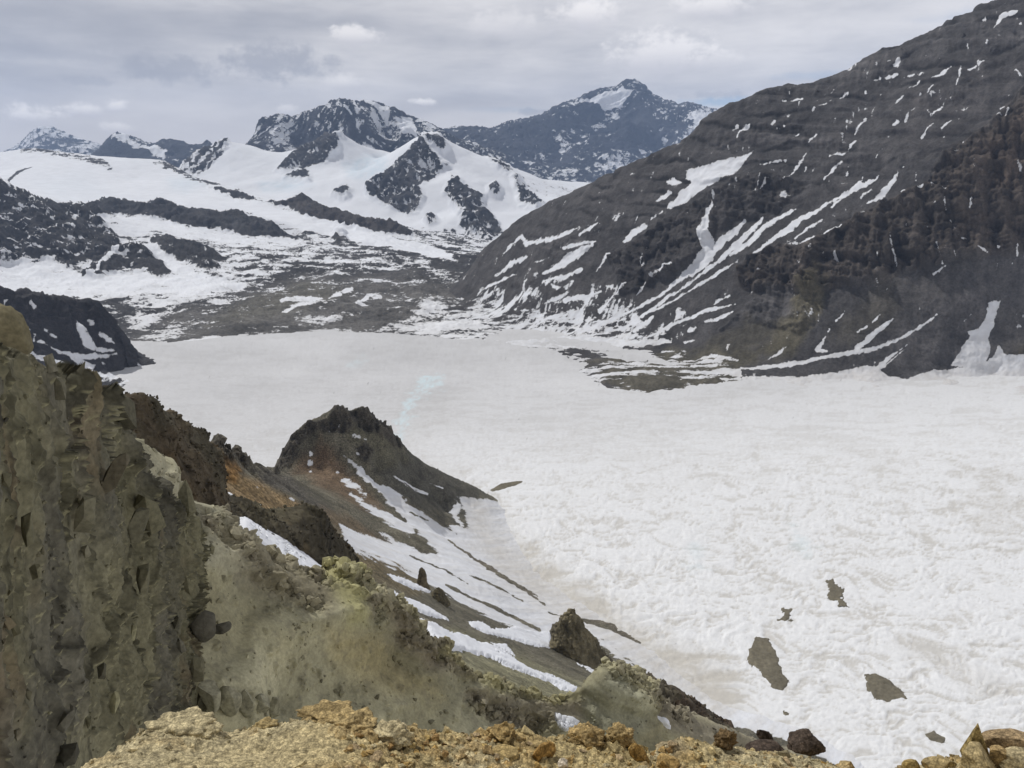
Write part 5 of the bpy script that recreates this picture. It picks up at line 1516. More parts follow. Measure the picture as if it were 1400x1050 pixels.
def wall(name, label, cat, rows, nu, nv, mat, base, alt, big, amp, seed, up=(0.5, -0.8, 0.2), kind=None, stretch=(1, 1, 2.6), dusty=None, warp=0.28, reach=None, blocks=()):
    """rows of (px, py, Y) from the foot to the top, then world offsets for the back"""
    R = [[at(*p) for p in r] for r in rows[0]]
    for dy, dz in rows[1]:
        R.append(shift(R[len(rows[0]) - 1], dy, dz))
    L = loft(R, nu, nv, up)
    B = L.base
    n = fbm(B, big * 1.3, 5, seed)
    Wp = B + (warp * big * np.stack([n, fbm(B, big, 4, seed + 1), n * 0.6], 1))
    f1, gap1, v1 = facets(Wp, big, seed + 2, stretch)
    f2, gap2, v2 = facets(Wp, big * 0.42, seed + 3, (1, 1, 1.9))
    f3, gap3, v3 = facets(Wp, big * 0.17, seed + 4, (1, 1, 1.4))
    crack, crack2 = sstep(0.0, 0.09, gap1), sstep(0.0, 0.10, gap2)
    g = fbm(B, big * 0.12, 4, seed + 4, 0.6)
    rib = fbm(B, big * 0.8, 6, seed + 14, 0.62, True, (1, 1, 2.4))
    d = amp * (1.25 * angular(B, big * 1.9, seed + 11, 5, 0.22, 0.25) + 0.8 * angular(B, big * 0.75, seed + 12, 5, 0.4, 0.3) + 0.30 * angular(B, big * 0.26, seed + 13, 5, 0.7, 0.3) + 0.34 * rib + 0.10 * g + 0.5 * n
               - 0.50 * (1 - crack) * (0.4 + v1) - 0.20 * (1 - crack2))
    d = (d - np.percentile(d, 78)) * np.clip(B[:, 1] / reach, 0.3, 1.0) if reach else d - np.percentile(d, 70)
    d = np.where(d > 0, d * 0.12, d)
    L.push(d)
    L.renormal()
    rock = tint(L, base, big * 2, seed + 5, 0.16, alt)
    rock *= np.clip(0.98 + 0.20 * v1 + 0.20 * v2 + 0.12 * v3 + 0.22 * fbm(B, big * 0.9, 5, seed + 15, 0.6, False, (1, 1, 2.5)), 0.4, 1.7)[:, None]
    pt = (sstep(0.25, 0.7, fbm(B, big * 1.1, 4, seed + 16, 0.55, False, (1, 1, 1.8))) * 0.55)[:, None]
    rock = rock * (1 - pt) + np.array(alt) * np.array((1.15, 0.92, 0.72)) * (1 + 0.3 * v2)[:, None] * pt
    rock *= (0.45 + 0.55 * crack * (0.6 + 0.4 * crack2))[:, None]          # darker along the joints
    if dusty is not None:
        col, lim = dusty
        m = sstep(lim, lim + 0.25, L.N[:, 2] + 0.15 * n)[:, None] * 0.8
        rock = rock * (1 - m) + np.array(col) * (1 + 0.25 * g)[:, None] * m
    L.rock = np.clip(rock, 0.01, 0.9)
    one = np.ones(len(B))
    top = np.tile(sstep(0.25, 0.6, np.linspace(0, 1, nv)), nu)
    o = L.make(name, mat, {'rock': L.rock}, [rubble(L, one * (1 - b[1].get('crest', 0)) + 2.0 * top * b[1].get('crest', 0), *b[0], **{k: v for k, v in b[1].items() if k != 'crest'}) for b in blocks])
    tag(o, label, cat, None, kind)
    return L


def cliffs():
    s0 = [(-150, 1230, 9), (-40, 1180, 14), (60, 1130, 19), (150, 1075, 26), (225, 1020, 33.5), (258, 985, 38.7), (266, 985, 44), (262, 980, 50)]
    s1 = [(-150, 960, 9.6), (-40, 920, 14.7), (55, 900, 20.4), (148, 890, 27.5), (222, 880, 35), (259, 880, 39.8), (266, 890, 45), (262, 890, 51)]
    s2 = [(-150, 640, 10.2), (-40, 660, 15.3), (50, 680, 22), (140, 700, 29), (215, 745, 37), (258, 770, 41), (264, 790, 46), (260, 800, 52)]
    s3 = [(-150, 415, 10.8), (-50, 462, 15.8), (0, 484, 20), (55, 505, 24.2), (105, 528, 27.8), (142, 552, 30.6), (150, 578, 32), (168, 614, 34.5), (190, 650, 37), (222, 692, 39.6), (246, 714, 41.5), (257, 732, 42.6), (262, 750, 47), (258, 765, 53)]
    wall('cliff', 'tall shaded olive brown cliff face filling the left foreground', None, ([s0, s1, s2, s3], [(1.5, -0.3), (4.0, -2.5), (9, -16)]), 420, 560, mat_cliff,
         (0.158, 0.148, 0.092), (0.125, 0.118, 0.088), 3.0, 1.0, 201, kind='structure', dusty=((0.27, 0.255, 0.15), 0.45), reach=38.0,
         blocks=[((130, 0.3, 1.05, 211), dict(power=2.2, tall=2.2, sink=1.6, align=0.2, tone=0.12, by_dist=36.0)), ((2600, 0.04, 0.26, 212), dict(power=2.6, tall=1.0, sink=0.7, tone=0.2, by_dist=36.0, crest=0.35))])
    t0 = [(135, 660, 54), (200, 690, 58), (260, 725, 62), (300, 740, 66), (312, 740, 72)]
    t1 = [(137, 600, 58), (200, 620, 62), (262, 660, 67), (300, 690, 71), (309, 700, 78)]
    t2 = [(139, 536, 62), (150, 537, 63), (158, 540, 63.5), (164, 548, 64), (169, 541, 65), (185, 542, 66.5), (205, 552, 69), (222, 562, 72), (238, 571, 74), (252, 578, 76), (266, 588, 78), (284, 604, 81), (296, 620, 83), (300, 645, 84), (304, 670, 90)]
    wall('cliff', 'dark brown cliff with a jagged top edge standing behind the tall olive cliff', None, ([t0, t1, t2], [(2.5, -0.8), (7, -6), (18, -30)]), 260, 230, mat_cliff,
         (0.105, 0.084, 0.056), (0.085, 0.076, 0.053), 3.6, 0.75, 221, kind='structure',
         blocks=[((1500, 0.08, 0.42, 232), dict(power=2.4, sink=0.8))])
    # rock buttress above the snow wedge
    u0 = [(290, 700, 128), (325, 722, 136), (345, 728, 142), (372, 742, 146), (400, 762, 150), (425, 775, 153), (450, 785, 156), (480, 798, 160), (500, 805, 166)]
    u1 = [(293, 684, 133), (325, 702, 141), (347, 709, 147), (370, 716, 151), (400, 726, 155), (425, 732, 158), (446, 745, 162), (468, 765, 166), (486, 782, 174)]
    u2 = [(296, 667, 140), (320, 680, 148), (345, 691, 154), (360, 701, 157), (374, 696, 160), (394, 693, 163), (409, 691, 165), (426, 694, 167), (437, 699, 168), (448, 713, 169), (454, 724, 170), (466, 737, 171), (477, 753, 172), (484, 768, 176)]
    wall('rock_outcrop', 'dark brown rock buttress rising above the white snow wedge', 'outcrop', ([u0, u1, u2], [(6, -3), (16, -14), (40, -50)]), 230, 130, mat_dark,
         (0.078, 0.068, 0.047), (0.105, 0.092, 0.058), 7.0, 1.5, 241, blocks=[((900, 0.18, 0.9, 247), dict(power=2.2, sink=0.8))])
    # low broken ridge behind the knob at the right end of the scree
    v0 = [(866, 965, 118), (900, 985, 120), (930, 1005, 122), (975, 1020, 126)]
    v1 = [(872, 940, 122), (880, 932, 123), (887, 926, 124), (895, 934, 125), (907, 941, 126), (923, 947, 127), (943, 959, 128), (957, 970, 129), (975, 984, 130), (1000, 996, 132)]
    wall('rock_outcrop', 'low brown rock ridge stepping down to the right behind the grey green knob', 'outcrop', ([v0, v1], [(4, -1.5), (12, -12)]), 150, 60, mat_dark,
         (0.095, 0.072, 0.052), (0.115, 0.10, 0.07), 3.0, 0.8, 251, blocks=[((350, 0.3, 2.0, 256), dict(power=2.2, sink=0.5))])


def spire(name, label, cat, left, right, Y, depth, mat, base, alt, big, amp, seed, nu=120, nv=90, tilt=0.0):
    """free-standing rock: outline (left and right edges from the foot to the tip), oval in plan"""
    hl, hr = dense(left, nv), dense(right, nv)
    P = np.zeros((nu, nv, 3))
    th = np.linspace(0, 2 * math.pi, nu)
    for j in range(nv):
        a, b = np.array(at(*hl[j], Y)), np.array(at(*hr[j], Y))
        c, hw = (a + b) / 2, np.linalg.norm(b - a) / 2
        dep = depth * hw + 0.02 * big
        P[:, j, 0] = c[0] + np.cos(th) * hw
        P[:, j, 1] = c[1] + np.sin(th) * dep + tilt * j / nv
        P[:, j, 2] = c[2] + np.cos(th) * (b[2] - a[2]) / 2
    L = Land(P, nu, nv)
    c = L.P.mean(0)
    L.flip = ((L.N * (L.P - c)).sum(1).mean() < 0)
    if L.flip:
        L.N = -L.N
    L.N[np.isnan(L.N)] = 0
    B = L.base
    n = fbm(B, big * 1.5, 5, seed)
    f1, gap1, v1 = facets(B + 0.25 * big * n[:, None], big, seed + 2, (1, 1, 1.9))
    f2, gap2, v2 = facets(B + 0.2 * big * n[:, None], big * 0.4, seed + 3, (1, 1, 1.6))
    g = fbm(B, big * 0.6, 6, seed + 4, 0.6, True)
    L.push(amp * (2.4 * angular(B, big * 1.5, seed + 6, 6, 0.6) + 1.0 * angular(B, big * 0.5, seed + 7, 5) + 0.4 * angular(B, big * 0.18, seed + 8, 5) + 0.3 * (sstep(0, 0.1, gap1) - 1) + 0.5 * n - 0.2), L.N)
    rock = tint(L, base, big * 2, seed + 5, 0.18, alt) * np.clip(0.95 + 0.3 * v1 + 0.25 * v2, 0.4, 1.6)[:, None]
    o = L.make(name, mat, {'rock': np.clip(rock, 0.01, 0.9)})
    o.data.transform(__import__('mathutils').Matrix.Translation(-Vector(c)))
    o.location = c
    tag(o, label, cat)
    return o


def unit_rock(seed, cuts=14, rough=0.16, sub=5, billow=False, cut0=0.62):
    bm = bmesh.new()
    bmesh.ops.create_icosphere(bm, subdivisions=sub, radius=1.0)
    V = np.array([v.co[:] for v in bm.verts])
    T = np.array([[v.index for v in f.verts] for f in bm.faces])
    bm.free()
    r = np.random.default_rng(seed)
    D = V.copy()
    for k in range(cuts):
        n = r.normal(size=3)
        n /= np.linalg.norm(n)
        c = r.uniform(cut0, 0.95)
        d = V @ n - c
        V = V - np.where(d > 0, d, 0)[:, None] * n
    f = fbm(D, 0.9, 5, seed, 0.55)
    b = fbm(D, 0.55, 5, seed + 9, 0.6)
    if billow:
        c1, c2, cid = worley(D + 0.2 * f[:, None], 0.50, seed + 3)
        e1, e2, eid = worley(D + 0.1 * f[:, None], 0.20, seed + 5)
        V = V * (1 + rough * (0.8 - 1.5 * c1) + rough * 0.45 * (0.6 - 1.2 * e1) * (0.4 + eid) + 0.5 * rough * b + 0.35 * rough * f)[:, None]
    else:
        V = V * (1 + rough * f * 0.5 + rough * 0.35 * b)[:, None]
    return V, T, f, b


def rock_at(name, label, cat, px, py, Y, w, h, seed, mat, base, dep=1.0, turn=0.0, group=None, kind=None, lean=0.0, **kw):
    """a boulder w x h px in the 1400 frame at distance Y, resting with its middle at (px, py)"""
    V, T, f, b = unit_rock(seed, **kw)
    s = Y / F * 1.12
    c, si = math.cos(turn), math.sin(turn)
    V = V * np.array([w / 2 * s, w / 2 * s * dep, h / 2 * s])
    V = np.stack([V[:, 0] * c - V[:, 1] * si + lean * V[:, 2], V[:, 0] * si + V[:, 1] * c, V[:, 2]], 1)
    col = np.clip(np.array(base) * (1 + 0.22 * f + 0.16 * b)[:, None], 0.01, 0.9)
    o = mesh_object(name, V, None, mat, {'rock': col}, tris=T)
    o.location = at(px, py, Y)
    tag(o, label, cat, group, kind)
    return o


YEL = (0.53, 0.42, 0.21)
PALE = (0.52, 0.44, 0.26)
ORA = (0.43, 0.29, 0.115)


def foreground():
    crest = [(30, 1092, 2.62), (70, 1070, 2.7), (105, 1051, 2.8), (140, 1036, 2.88), (165, 1020, 2.96), (190, 1004, 3.02), (220, 998, 3.06), (255, 996, 3.1), (290, 1004, 3.1), (320, 1004, 3.12), (350, 998, 3.14), (400, 990, 3.2), (440, 984, 3.22), (490, 984, 3.26), (530, 994, 3.3), (575, 1002, 3.34), (620, 1003, 3.38), (660, 1004, 3.42), (705, 1006, 3.46), (745, 1012, 3.5), (790, 1012, 3.5), (840, 1012, 3.52), (870, 1022, 3.54), (888, 1034, 3.55), (905, 1020, 3.56), (940, 1012, 3.58), (985, 1020, 3.6), (1030, 1028, 3.62), (1080, 1033, 3.62), (1120, 1040, 3.6), (1160, 1053, 3.55), (1200, 1072, 3.48), (1232, 1062, 3.44), (1265, 1046, 3.42), (1300, 1040, 3.4), (1340, 1036, 3.4), (1400, 1034, 3.4), (1480, 1034, 3.4)]
    top = [at(*p) for p in dense(crest, 80)]
    C = top + shift(top, 0.25, -0.35) + shift(top, 0.9, -2.2)
    for x in range(0, 1500, 90):
        yc = np.interp(x, [p[0] for p in crest], [p[1] for p in crest])
        Yc = np.interp(x, [p[0] for p in crest], [p[2] for p in crest])
        C += [at(x, yc + 28, Yc - 0.24), at(x, yc + 70, Yc - 0.55), at(x, yc + 180, Yc - 1.15), at(x, yc + 320, Yc - 1.6)]
    a0, a1 = at(20, 1040, 1)[0], at(1470, 1040, 1)[0]
    L = heightland(C, a0, a1, 1.6, 4.6, int(1450 / 1.0), 230, eps=0.003)
    B = L.base
    n = fbm(B, 0.30, 5, 301)
    c1, c2, cid = worley(B + 0.02 * n[:, None], 0.10, 302)
    e1, e2, eid = worley(B + 0.012 * n[:, None], 0.040, 303)
    g = fbm(B, 0.05, 5, 304, 0.62)
    smooth = sstep(30, -30, L.poly([(100, 1060), (240, 1020), (420, 985), (470, 1000), (480, 1030), (400, 1060)]) + 25 * n)
    h1, h2, hid = worley(B + 0.008 * g[:, None], 0.018, 306)
    d = 0.020 * n + (1 - smooth) * (0.046 * sstep(0.25, 0.8, cid) * (0.75 - c1) + 0.022 * (0.6 - e1) * (0.3 + eid) + 0.009 * (0.6 - h1) * (0.3 + hid)) + 0.011 * g + smooth * (0.008 * (0.6 - e1) + 0.014 * sstep(0.6, 0.9, cid) * (0.7 - c1))
    L.push(d)
    L.renormal()
    rock = tint(L, YEL, 0.5, 305, 0.12, PALE)
    lft = sstep(620, 300, L.px)[:, None] * 0.75
    rock = rock * (1 - lft) + np.array(PALE) * (1 + 0.2 * g)[:, None] * lft
    rock *= (0.78 + 0.34 * eid)[:, None] * (1 + 0.12 * g)[:, None]
    m = (sstep(0.55, 0.9, cid) * (1 - smooth) * 0.6)[:, None]
    rock = rock * (1 - m) + np.array(ORA) * (0.8 + 0.4 * eid)[:, None] * m
    gy = (sstep(16, -12, L.poly([(888, 1040), (900, 1016), (930, 1012), (945, 1024), (920, 1040)]) + 14 * n) * 0.7)[:, None]
    rock = rock * (1 - gy) + np.array((0.30, 0.28, 0.22)) * (1 + 0.3 * g)[:, None] * gy
    L.rock = np.clip(rock, 0.02, 0.85)
    o = L.make('ground', mat_yellow, {'rock': L.rock}, [rubble(L, (1.05 - smooth) * (L.py < 1075), 3800, 0.005, 0.030, 307, power=2.4, tone=0.30, sink=0.3),
                                                         rubble(L, (1.02 - smooth) * (L.py < 1075), 260, 0.03, 0.085, 308, power=1.8, tone=0.25, sink=0.6)])
    tag(o, 'crumbly yellow ground along the bottom edge, right at the viewpoint', None, kind='structure')
    return L


def foreground_rocks(L):
    R = lambda *a, **k: rock_at('rock', *a, mat=mat_yellow, **k)
    R('knobbly pale yellow crust hump at the left end of the yellow ground', 'rock', 248, 1000, 3.05, 104, 38, 401, base=PALE, dep=0.7, billow=True, rough=0.34, lean=0.2)
    R('small brownish crust ledge left of the smooth pale patch of yellow ground', 'rock', 362, 996, 3.13, 44, 22, 402, base=(0.42, 0.32, 0.15), dep=0.8, billow=True, rough=0.34)
    R('brown overhanging crust ledge, highest edge of the yellow ground', 'rock', 452, 978, 3.2, 84, 24, 403, base=(0.43, 0.32, 0.15), dep=0.6, billow=True, rough=0.4)
    R('rounded tan crust lump below the brown overhanging ledge', 'rock', 480, 992, 3.14, 72, 30, 404, base=(0.48, 0.36, 0.17), dep=0.8, billow=True, rough=0.32)
    R('cream knobbly lump in the middle of the yellow ground, left of the rough orange clump', 'rock', 532, 1006, 3.12, 60, 32, 405, base=PALE, dep=0.8, billow=True, rough=0.36)
    R('rough orange brown clump standing up from the yellow ground behind an orange slab', 'rock', 685, 1006, 3.36, 46, 40, 406, base=(0.42, 0.30, 0.13), dep=0.8, billow=True, rough=0.42)
    R('smooth tilted orange slab lying on the yellow ground', 'rock', 744, 1030, 3.22, 40, 44, 407, base=(0.44, 0.27, 0.09), dep=0.35, turn=0.5, cuts=10, rough=0.05, cut0=0.5, lean=0.25)
    R('left of two rough brown clumps on the crest right of the orange slab', 'rock', 800, 1009, 3.45, 52, 34, 408, base=(0.43, 0.31, 0.14), dep=0.8, billow=True, rough=0.42)
    R('right of two rough brown clumps on the crest right of the orange slab', 'rock', 846, 1009, 3.47, 46, 32, 409, base=(0.44, 0.32, 0.145), dep=0.8, billow=True, rough=0.42)
    R('leaning ochre wedge below the pair of rough brown clumps', 'rock', 874, 1034, 3.36, 26, 44, 410, base=(0.38, 0.24, 0.08), dep=0.6, cuts=12, rough=0.1, lean=-0.45)
    R('pale buff flat stone near the bottom edge, left of the orange slab', 'rock', 690, 1032, 3.2, 46, 20, 411, base=(0.46, 0.34, 0.15), dep=0.8, cuts=12, rough=0.1)
    R('flat orange stone at the bottom edge below the grey gravel pocket', 'rock', 912, 1042, 3.3, 36, 22, 412, base=ORA, dep=0.8, cuts=12, rough=0.08)
    R('dark brown clump on the crest just left of the long dark boulder', 'rock', 994, 1012, 3.55, 34, 28, 413, base=(0.17, 0.115, 0.055), dep=0.8, billow=True, rough=0.42)
    R('white quartz pebble at the bottom edge below the orange slab', 'rock', 770, 1044, 3.15, 18, 13, 414, base=(0.6, 0.52, 0.40), dep=0.9, cuts=10)
    D = lambda *a, **k: rock_at('boulder', *a, mat=mat_yellow, **k)  # dark ridge rocks: the shadow they stand in is put into their base
    D('long dark brown boulder with a rounded raised right end, right of the yellow crest', 'boulder', 1098, 1017, 4.3, 62, 36, 421, base=(0.088, 0.066, 0.05), dep=0.7, cuts=12, rough=0.34, lean=0.35, cut0=0.45)
    D('low dark rock joining the long dark boulder on its left', 'boulder', 1050, 1026, 4.25, 66, 20, 422, base=(0.085, 0.064, 0.05), dep=0.6, cuts=8, rough=0.2)
    D('thin dark upright rock between two small snow patches behind the yellow crest', 'boulder', 1046, 1008, 4.4, 22, 28, 423, base=(0.078, 0.06, 0.048), dep=0.7, cuts=9, rough=0.2, lean=-0.5)
    # the blocks at the right edge
    bm = bmesh.new()
    s = 3.3 / F * 1.12
    pts = [(-16, 0, -22), (24, -3, -22), (19, 12, -22), (-13, 12, -22), (-11, -5, -6), (14, -6, -6), (0.5, 2, 31), (2.5, 5, 30), (-3, 4, 18), (10, 4, 8)]
    for p in pts:
        bm.verts.new((p[0] * s, p[1] * s, p[2] * s))
    bmesh.ops.convex_hull(bm, input=bm.verts)
    bmesh.ops.subdivide_edges(bm, edges=bm.edges, cuts=6, use_grid_fill=True)
    bmesh.ops.triangulate(bm, faces=bm.faces)
    V = np.array([v.co[:] for v in bm.verts])
    bm.verts.index_update()
    T = np.array([[v.index for v in f.verts] for f in bm.faces])
    bm.free()
    nz = fbm(V, 0.05, 5, 431)
    V = V + 0.0022 * np.stack([nz, fbm(V, 0.05, 4, 432), fbm(V, 0.05, 4, 433)], 1)
    o = mesh_object('rock', V, None, mat_yellow, {'rock': np.array((0.36, 0.27, 0.11)) * (1 + 0.3 * nz)[:, None]}, tris=T)
    o.location = at(1333, 1016, 3.3)
    tag(o, 'pointed triangular ochre stone standing upright at the lower right', 'rock')
    R('rounded block carrying the pointed triangular stone at the lower right', 'rock', 1338, 1040, 3.18, 66, 46, 441, base=(0.42, 0.33, 0.17), dep=0.8, cuts=9, rough=0.16, cut0=0.42)
    R('wide flat-topped block at the right edge, beside the pointed stone', 'rock', 1382, 1018, 3.32, 84, 30, 442, base=(0.40, 0.29, 0.16), dep=0.7, cuts=7, rough=0.12, cut0=0.34)
    R('lowest pale block in the right-hand corner under the flat-topped block', 'rock', 1392, 1040, 3.2, 60, 36, 443, base=(0.46, 0.38, 0.22), dep=0.8, cuts=8, rough=0.14, cut0=0.4)
    R('small ochre block wedged between the pointed stone and the flat-topped block', 'rock', 1364, 1032, 3.22, 32, 26, 444, base=(0.42, 0.30, 0.14), dep=0.8, cuts=8, rough=0.14, cut0=0.4)
    R('small triangular ochre stone poking up from the bottom edge, left of the pointed stone', 'rock', 1248, 1048, 3.3, 32, 26, 445, base=(0.36, 0.26, 0.10), dep=0.6, cuts=8, rough=0.06, cut0=0.4)
    R('pale slab at the bottom edge between the two pointed stones', 'rock', 1285, 1049, 3.28, 54, 22, 446, base=(0.44, 0.34, 0.17), dep=0.7, cuts=8, rough=0.1, cut0=0.38)
    # loose stones
    protos = [unit_rock(500 + k, cuts=9 + k % 5, rough=0.10, sub=4, cut0=0.30) for k in range(9)]
    cols = [YEL, (0.46, 0.33, 0.13), ORA, PALE, (0.36, 0.25, 0.11), (0.48, 0.36, 0.18), (0.40, 0.30, 0.17), (0.44, 0.29, 0.10), (0.33, 0.21, 0.085)]
    meshes = []
    for k, (V, T, f, b) in enumerate(protos):
        o = mesh_object('stone', V, None, mat_yellow, {'rock': np.clip(np.array(cols[k]) * (1 + 0.25 * f + 0.2 * b)[:, None], 0.02, 0.9)}, tris=T)
        tag(o, 'loose yellow stone among many like it on the crumbly ground', 'stone', 'loose yellow stones strewn over the crumbly ground')
        meshes.append(o)
    r = np.random.default_rng(77)
    ok = np.where((L.px > 470) & (L.px < 1180) & (L.py < 1056) & (L.N[:, 2] > 0.25) & (L.P[:, 1] < 3.62))[0]
    used = 0
    for k in range(270):
        i = r.choice(ok)
        src = meshes[k % 9]
        o = src if k < 9 else src.copy()
        if k >= 9:
            COL.objects.link(o)
        p = L.P[i]
        size = (0.008 + 0.024 * r.random() ** 2.6)
        o.location = (p[0], p[1], p[2] + size * 0.12)
        o.scale = (size * r.uniform(0.8, 1.4), size * r.uniform(0.8, 1.3), size * r.uniform(0.4, 0.8))
        o.rotation_euler = (r.uniform(-0.4, 0.4), r.uniform(-0.4, 0.4), r.uniform(0, 6.28))


def on_land(L, px, py):
    """distance of the nearest land seen in the direction (px, py)"""
    q = (L.px - px) ** 2 + (L.py - py) ** 2
    near = np.where(q < max(4.0, q.min() * 1.5))[0]
    return float(L.P[near, 1].min())


def mid_rocks():
    YP, YS, YT = on_land(LM, 795, 902), on_land(LM, 579, 801), on_land(LM, 602, 821)
    spire('rock_pinnacle', 'pointed olive brown rock pinnacle rising from the snowy slope in front of the glacier', 'pinnacle',
          [(744, 916), (748, 897), (751, 884), (752, 872), (756, 860), (764, 848), (772, 839), (777, 833), (780, 831)],
          [(856, 930), (843, 913), (833, 900), (824, 890), (812, 876), (803, 865), (797, 853), (792, 840), (787, 831)], YP, 0.6, mat_dark,
          (0.165, 0.142, 0.088), (0.125, 0.108, 0.072), 0.020 * YP, 0.0050 * YP, 451)
    spire('standing_rock', 'small upright brown rock on the ridge line above the snow chutes', 'rock',
          [(569, 802), (571, 793), (572, 785), (573, 779), (575, 776)], [(588, 806), (584, 796), (583, 788), (581, 780), (577, 776)], YS, 0.9, mat_dark,
          (0.135, 0.108, 0.065), (0.10, 0.085, 0.055), 1.4, 0.35, 461, 60, 50)
    spire('standing_rock', 'squat olive rock just below and right of the small upright brown rock', 'rock',
          [(588, 822), (590, 812), (594, 806), (598, 803)], [(616, 826), (610, 816), (606, 808), (600, 803)], YT, 0.9, mat_dark,
          (0.15, 0.13, 0.08), (0.11, 0.095, 0.06), 1.6, 0.4, 471, 60, 50)
    # the dark blocks jutting out by the corner of the tall cliff
    rock_at('boulder', 'larger dark angular boulder jutting out beside the corner of the tall cliff', 'boulder', 276, 856, 40.2, 44, 44, 481, mat_dark, (0.105, 0.098, 0.075), dep=0.9, cuts=10, rough=0.1, cut0=0.45)
    rock_at('boulder', 'smaller dark slab leaning out to the right of the larger dark boulder by the cliff', 'boulder', 298, 858, 41.2, 36, 22, 482, mat_dark, (0.10, 0.094, 0.072), dep=0.7, cuts=9, rough=0.08, cut0=0.4, lean=0.4)
    for k, (x, y, w, h, Y) in enumerate([(286, 952, 36, 60, 39.0), (314, 956, 32, 54, 40.0), (338, 962, 27, 46, 41.0), (358, 966, 23, 40, 42.0), (376, 968, 20, 34, 43.0)]):
        names = ['largest grey green block, leftmost of the row at the foot of the scree', 'second grey green block from the left in the row at the foot of the scree', 'middle grey green block of the row at the foot of the scree',
                 'fourth grey green block from the left in the row at the foot of the scree', 'smallest grey green block, right end of the row at the foot of the scree']
        rock_at('block', names[k], 'block', x, y, Y, w, h, 490 + k, mat_cliff, (0.30, 0.285, 0.20), dep=0.9, cuts=8, rough=0.12, cut0=0.4, group='grey green blocks in a row at the foot of the scree')
    rock_at('boulder', 'square olive rock block on the skyline of the tall cliff at the left edge', 'boulder', 0, 462, 26, 66, 84, 499, mat_cliff, (0.17, 0.15, 0.09), dep=1.1, cuts=7, rough=0.22, cut0=0.22, turn=0.5)


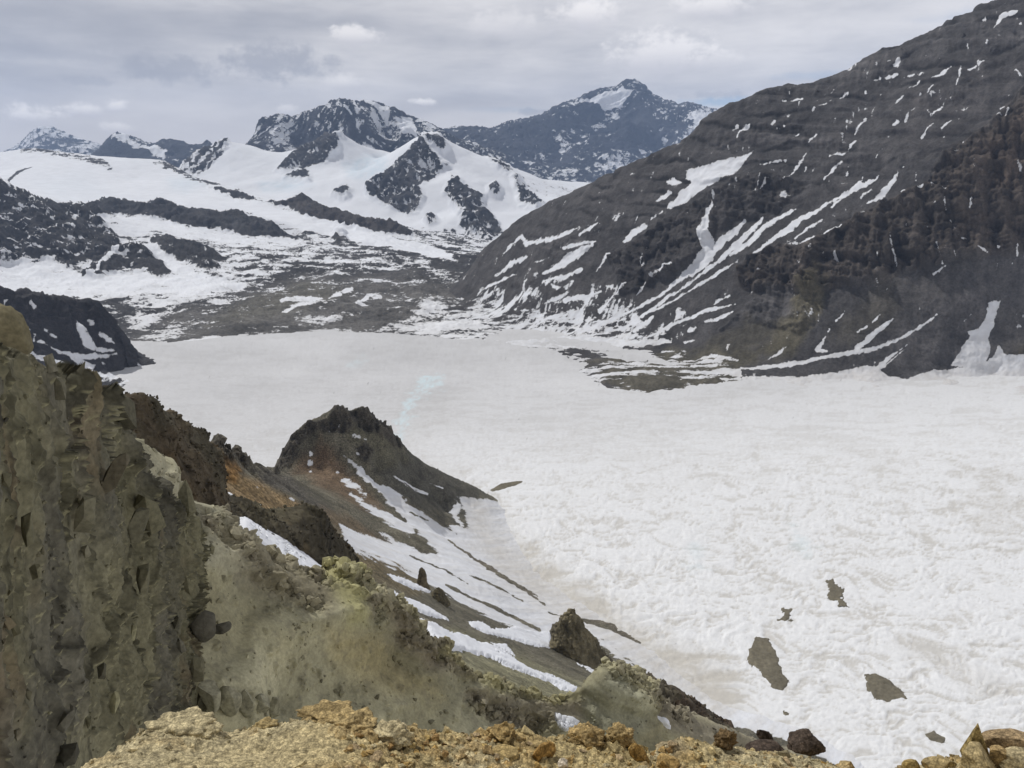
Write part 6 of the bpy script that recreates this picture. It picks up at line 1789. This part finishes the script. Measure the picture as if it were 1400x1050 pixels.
def patches():
    ice = lambda L, k=0.95: {'ice': np.tile(np.array(SNOW) * k, (len(L.P), 1)), 'snow': np.full(len(L.P), 2.0), 'rock': np.tile(np.array((0.1, 0.1, 0.1)), (len(L.P), 1))}
    w = 2.2 * fbm(LM.base, 4, 5, 601) + 1.0 * fbm(LM.base, 1.2, 3, 602)
    A = ice(LM)
    for pts, lab, h in [
        ([(322, 702), (343, 708), (357, 712), (371, 726), (389, 735), (414, 752), (434, 763), (456, 776), (448, 800), (400, 790), (349, 750), (330, 725)], 'clean white snow wedge below the dark brown buttress', 1.0),
        ([(308, 676), (329, 683), (361, 697), (343, 694), (318, 688)], 'thin white snow strip on top of the rock band left of the buttress', 0.8),
        ([(489, 788), (510, 801), (533, 806), (550, 816), (567, 821), (596, 836), (617, 850), (593, 844), (573, 838), (556, 834), (536, 826), (519, 822), (498, 812)], 'white snow tongue just beyond the mossy yellow knob of the scree crest', 0.9),
        ([(529, 785), (550, 790), (567, 799), (592, 810), (579, 810), (561, 804), (541, 795)], 'small white snow sliver left of the small upright brown rock', 0.8),
        ([(574, 848), (596, 857), (616, 867), (639, 871), (659, 880), (679, 884), (699, 899), (719, 913), (750, 924), (770, 932), (796, 944), (780, 948), (750, 934), (721, 923), (693, 912), (670, 900), (650, 894), (624, 890), (604, 888), (590, 874)], 'long white snow strip running along just behind the scree crest', 1.0),
        ([(639, 850), (656, 850), (673, 860), (693, 860), (704, 857), (727, 863), (754, 864), (752, 886), (730, 884), (707, 876), (681, 871), (661, 866), (644, 858)], 'white snow patch ending against the left foot of the rock pinnacle', 1.0),
        ([(670, 879), (693, 881), (705, 898), (687, 890)], 'tiny white snow spur between the long snow strip and the pinnacle', 0.7),
        ([(788, 907), (806, 913), (831, 927), (811, 921)], 'small thin snow strip at the foot of the rock pinnacle on its right', 0.7)]:
        drape(LM, 'snow_patch', lab, 'snow patch', LM.poly(pts, w), mat_near, h, A, group='snow patches on the near slopes')
    w2 = 1.6 * fbm(LN.base, 1.0, 4, 603)
    A2 = ice(LN)
    for pts, lab in [([(759, 974), (774, 978), (792, 986), (785, 994), (771, 1002), (760, 990)], 'small ragged white snow patch low on the grey green scree'),
                     ([(899, 976), (914, 986), (917, 998), (903, 988)], 'tiny white snow patch right of the grey green knob')]:
        drape(LN, 'snow_patch', lab, 'snow patch', LN.poly(pts, w2), mat_near, 0.35, A2, group='snow patches on the near slopes')
    # bare brown patches in the ice
    B = LG.base
    w3 = 2.6 * LG.b2 + 3.0 * fbm(B, 5, 4, 604, 0.65)
    rock = np.array((0.165, 0.148, 0.108)) * (1 + 0.15 * fbm(B, 3, 4, 605))[:, None]
    A3 = {'rock': rock, 'snow': np.full(len(B), -2.0), 'ice': np.tile(np.array(SNOW), (len(B), 1))}
    rag = 8 * np.abs(fbm(B, 6, 4, 606, 0.6)) + 2 * w3
    for pts, wob, lab in [
        ([(1034, 871), (1049, 873), (1061, 890), (1069, 921), (1080, 933), (1069, 944), (1057, 944), (1046, 927), (1037, 916), (1021, 906), (1024, 890)], w3, 'largest brown bare patch in the ice, long and upright'),
        ([(1183, 923), (1194, 921), (1217, 930), (1237, 947), (1240, 956), (1211, 959), (1194, 953), (1184, 939)], w3, 'wedge-shaped brown bare patch, right of the largest one'),
        ([(1124, 792), (1140, 791), (1157, 807), (1153, 819), (1162, 833), (1149, 832), (1138, 821), (1128, 817), (1132, 804)], rag * 0.55, 'broken ragged brown patch, highest of the bare patches in the ice'),
        ([(1068, 829), (1083, 832), (1082, 850), (1055, 851), (1069, 842)], rag * 0.6, 'little ragged dark patch just above the largest bare patch'),
        ([(1264, 1003), (1272, 1001), (1277, 998), (1281, 1003), (1293, 1010), (1290, 1017), (1280, 1014), (1271, 1011)], w3 * 0.2, 'small oval brown patch left of the pointed stone'),
        ([(1068, 970), (1087, 977), (1080, 983), (1073, 980)], rag * 0.4, 'tiny brown patch in the ice below the largest bare patch'),
        ([(668, 671), (686, 661), (717, 657), (704, 664), (684, 671)], w3 * 0.3, 'thin brown debris streak at the foot of the dark spur')]:
        drape(LG, 'bare_patch', lab, 'bare patch', LG.poly(pts, wob), mat_ice, 0.9, A3, group='brown bare patches in the ice')


cliffs()
LF = foreground()
foreground_rocks(LF)
mid_rocks()
patches()
